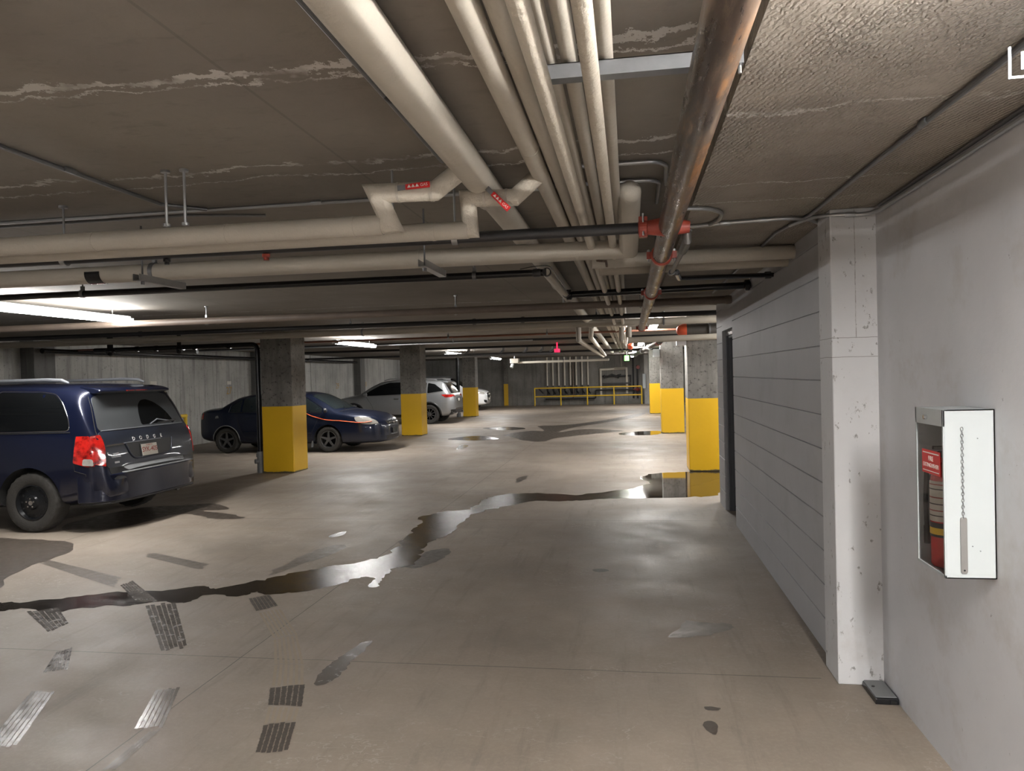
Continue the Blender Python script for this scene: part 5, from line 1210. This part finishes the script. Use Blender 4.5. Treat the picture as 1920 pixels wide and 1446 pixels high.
# ---- crossovers
def crossover(name, label, loc, rz, L_, paint, rake, facing_detail, Hs=1.66, wb=(-1.42, 1.42), R=.36, plate=False):
    root = thing(name, label, 'car', loc, rotz=rz)
    k = L_/4.66; hx = lambda a: a*k; S = Hs/1.66
    T = [(-2.33,.62),(-2.325,.75),(-2.31,.90),(-2.27,1.03),(-2.22,1.10),(-2.13,1.24),(-2.02,1.40),(-1.94,1.50),(-1.88,1.56),(-1.6,1.62),(-.9,1.66),(-.1,1.66),(.35,1.62),(.75,1.46),(1.15,1.22),(1.32,1.14),(1.7,1.08),(2.05,1.0),(2.22,.92),(2.30,.80),(2.33,.66)]
    sp = dict(top=[(hx(a), b_*S) for a, b_ in T],
      bot=[(hx(a), b_) for a, b_ in [(-2.33,.46),(-2.25,.36),(-1.9,.27),(0,.24),(1.9,.25),(2.25,.30),(2.33,.42)]],
      wid=[(hx(a), b_) for a, b_ in [(-2.33,.60),(-2.30,.72),(-2.22,.82),(-2.05,.89),(-1.6,.92),(0,.92),(1.5,.92),(1.9,.89),(2.12,.80),(2.26,.66),(2.33,.48)]],
      belt=[(hx(a), b_) for a, b_ in [(-2.33,.56),(-2.28,.95),(-2.18,1.06),(-1.9,1.12),(-1,1.09),(.8,1.03),(1.3,1.0),(2.0,.88),(2.25,.78),(2.33,.58)]], tumble=.34, n=5.0)
    m, bv = car_body(sp, 130)
    b = m.build('body', paint, root, local=True)
    ws = [hx(a) for a in wb]
    cut_arches(b, [(w_, R, R+.05) for w_ in ws], .92)
    for xx in ws:
        for sg in (-1, 1): wheel(root, xx, sg*.79, R, .225, sg, 'ten', 'rubber', 'rim_grey', .64)
    for vw in ('L', 'R'):
        for w_ in ws:
            ar = [(w_+(R+.075)*math.cos(a), R+(R+.075)*math.sin(a)) for a in [-.05*PI+PI*1.1*q/20 for q in range(21)]]
            strip(bv, vw, ar, .038, 'arch_cladding', 'black_trim' if paint == 'suv_paint' else paint, root, off=-.015)
        panel(bv, vw, [(hx(ws[0]/k+.5),.24),(hx(ws[0]/k+.5),.36),(hx(ws[1]/k-.5),.36),(hx(ws[1]/k-.5),.24)], 'sill_cladding', 'black_trim', root, rnd=.02)
        panel(bv, vw, [(hx(-1.95),1.22*S),(hx(-1.62),1.47*S),(hx(-1.36),1.52*S),(hx(-1.36),1.14*S)], 'rear_quarter_glass', 'glass', root, rnd=.04)
        panel(bv, vw, [(hx(-1.31),1.135*S),(hx(-1.31),1.525*S),(hx(-.48),1.565*S),(hx(-.48),1.12*S)], 'rear_door_window', 'glass', root, rnd=.03)
        panel(bv, vw, [(hx(-.42),1.12*S),(hx(-.42),1.565*S),(hx(.1),1.56*S),(hx(.45),1.46*S),(hx(1.0),1.16*S),(hx(1.0),1.08*S)], 'front_door_window', 'glass', root, rnd=.03)
        strip(bv, vw, [(hx(-1.97),1.205*S),(hx(-1.4),1.115*S),(hx(1.02),1.065*S)], .007, 'belt_trim', 'chrome' if paint != 'dark_car_paint' else 'black_trim', root)
        strip(bv, vw, [(hx(-.45),1.1*S),(hx(-.45),.36),(hx(.62),.36),(hx(.70),.7),(hx(.95),1.06)], .004, 'front_door_seam', 'well', root)
        strip(bv, vw, [(hx(-.45),.36),(hx(-.95),.36),(hx(-1.15),.75),(hx(-1.25),1.1)], .004, 'rear_door_seam', 'well', root)
        panel(bv, vw, [(hx(-.30),.93),(hx(-.30),.96),(hx(-.12),.96),(hx(-.12),.93)], 'door_handle', 'chrome' if paint == 'suv_paint' else paint, root, rnd=.01, off=.02, depth=.03)
        panel(bv, vw, [(hx(-1.18),.95),(hx(-1.18),.98),(hx(-1.0),.98),(hx(-1.0),.95)], 'door_handle', 'chrome' if paint == 'suv_paint' else paint, root, rnd=.01, off=.02, depth=.03)
        sg = 1 if vw == 'L' else -1
        MB().lathe([(.02,-.06),(.07,-.05),(.085,0),(.06,.06),(.02,.07)], (hx(.92), sg*1.0, 1.12), 'x', 16).tube([(hx(.92), sg*.86, 1.08), (hx(.92), sg*.98, 1.10)], .02, 8).build('mirror', paint, root, local=True, smooth=60)
        panel(bv, vw, [(hx(-2.31),.98),(hx(-2.28),1.06),(hx(-2.0),1.075),(hx(-1.86),1.065),(hx(-2.02),.96)], 'tail_lamp', 'tail', root, rnd=.02, off=.008)
        panel(bv, vw, [(hx(1.80),.93),(hx(1.84),.98),(hx(2.12),.93),(hx(2.24),.86),(hx(2.22),.80),(hx(2.0),.84)], 'headlamp', 'lamp_clear', root, rnd=.02, off=.008)
        MB().tube([(hx(-1.7), sg*.62, 1.60*S), (hx(-1.55), sg*.62, 1.655*S), (hx(.1), sg*.62, 1.70*S), (hx(.3), sg*.62, 1.64*S)], .016, 8).build('roof_rail', 'rack' if paint == 'suvw_paint' else paint, root, local=True, smooth=60)
    panel(bv, 'B', [(-.66,1.12*S),(-.56,1.44*S),(.56,1.44*S),(.66,1.12*S)], 'rear_glass', 'glass', root, rnd=.05, off=.005)
    tl = panel(bv, 'B', [(-.80,1.0),(-.80,1.05),(-.50,1.055),(-.50,1.0)], 'tail_lamp', 'tail', root, rnd=.02, off=.010)
    panel(bv, 'B', [(.50,1.0),(.50,1.055),(.80,1.05),(.80,1.0)], 'tail_lamp', 'tail', root, rnd=.02, off=.010)
    panel(bv, 'B', [(-.30,.80),(-.34,.93),(.34,.93),(.30,.80)], 'plate_recess', 'black_trim', root, rnd=.03, off=.004)
    panel(bv, 'B', [(-.15,.81),(-.15,.91),(.15,.91),(.15,.81)], 'licence_plate', 'paper', root, rnd=.01, off=.010)
    panel(bv, 'B', [(-.78,.34),(-.84,.52),(.84,.52),(.78,.34)], 'rear_bumper_cladding', 'black_trim', root, rnd=.04, off=.006)
    panel(bv, 'B', [(-.62,.53),(-.62,.56),(.62,.56),(.62,.53)], 'bumper_trim', 'chrome', root, rnd=.01, off=.008)
    MB().prism([(hx(-1.80),1.60*S),(hx(-1.98),1.575*S),(hx(-2.08),1.53*S),(hx(-2.06),1.515*S),(hx(-1.90),1.53*S)], 'y', -.58, .58).build('roof_spoiler', paint, root, local=True, bevel=.008)
    for sg in (-1, 1): MB().tube([(hx(-2.36), sg*.52, .38), (hx(-2.2), sg*.52, .38)], .04, 14).build('exhaust_tip', 'chrome', root, local=True, smooth=40)
    g = panel(bv, 'F', [(-.34,.50),(-.44,.66),(-.40,.86),(.40,.86),(.44,.66),(.34,.50)], 'grille', 'black_trim', root, rnd=.04, off=.005)
    strip(bv, 'F', [(-.34,.50),(-.44,.66),(-.40,.86),(.40,.86),(.44,.66),(.34,.50)], .014, 'grille_surround', 'chrome', g, closed=True, off=.006)
    for zz in (.56, .62, .68, .74, .80): strip(bv, 'F', [(-.38,zz),(.38,zz)], .006, 'grille_bar', 'rack', g, off=.008)
    if paint == 'suvw_paint':
        for q in (-.21, -.07, .07, .21):
            pp, nn = ray(bv, 'F', q*.6, .79)
            ring = [pp+Vector((.016, .055*math.cos(a), .055*math.sin(a))) for a in [2*PI*i/20 for i in range(21)]]
            MB().tube(ring, .006, 6).build('ring_badge', 'chrome', g, local=True, smooth=60)
        MB().box(hx(2.34), hx(2.36), -.15, .15, .52, .62).build('licence_plate', 'paper', g, local=True)
    for sg in (-1, 1):
        q = [(sg*.52,.38),(sg*.50,.50),(sg*.74,.54),(sg*.70,.40)]
        panel(bv, 'F', q if sg > 0 else q[::-1], 'air_intake', 'black_trim', root, rnd=.03, off=.004)
    panel(bv, 'T', [(hx(.50),-.60),(hx(.42),0),(hx(.50),.60),(hx(1.14),.74),(hx(1.24),0),(hx(1.14),-.74)], 'windscreen', 'glass', root, rnd=.04, off=.005)
    strip(bv, 'T', [(hx(1.30),-.72),(hx(1.36),0),(hx(1.30),.72)], .006, 'hood_seam', 'well', root)
    return root
crossover('crossover', 'silver grey suv parked nose to the left, its rear beside the second left column', (-8.68, 27.30, 0), PI, 4.74, 'suv_paint', 0, None, Hs=1.64)
crossover('crossover', 'white suv parked nose to the lane behind the farthest left column', (-9.35, 37.05, 0), 0, 4.66, 'suvw_paint', 0, None, Hs=1.69)
crossover('crossover', 'charcoal car barely showing between the two nearest right columns', (4.03, 17.1, 0), 0, 4.4, 'dark_car_paint', 0, None, Hs=1.5)
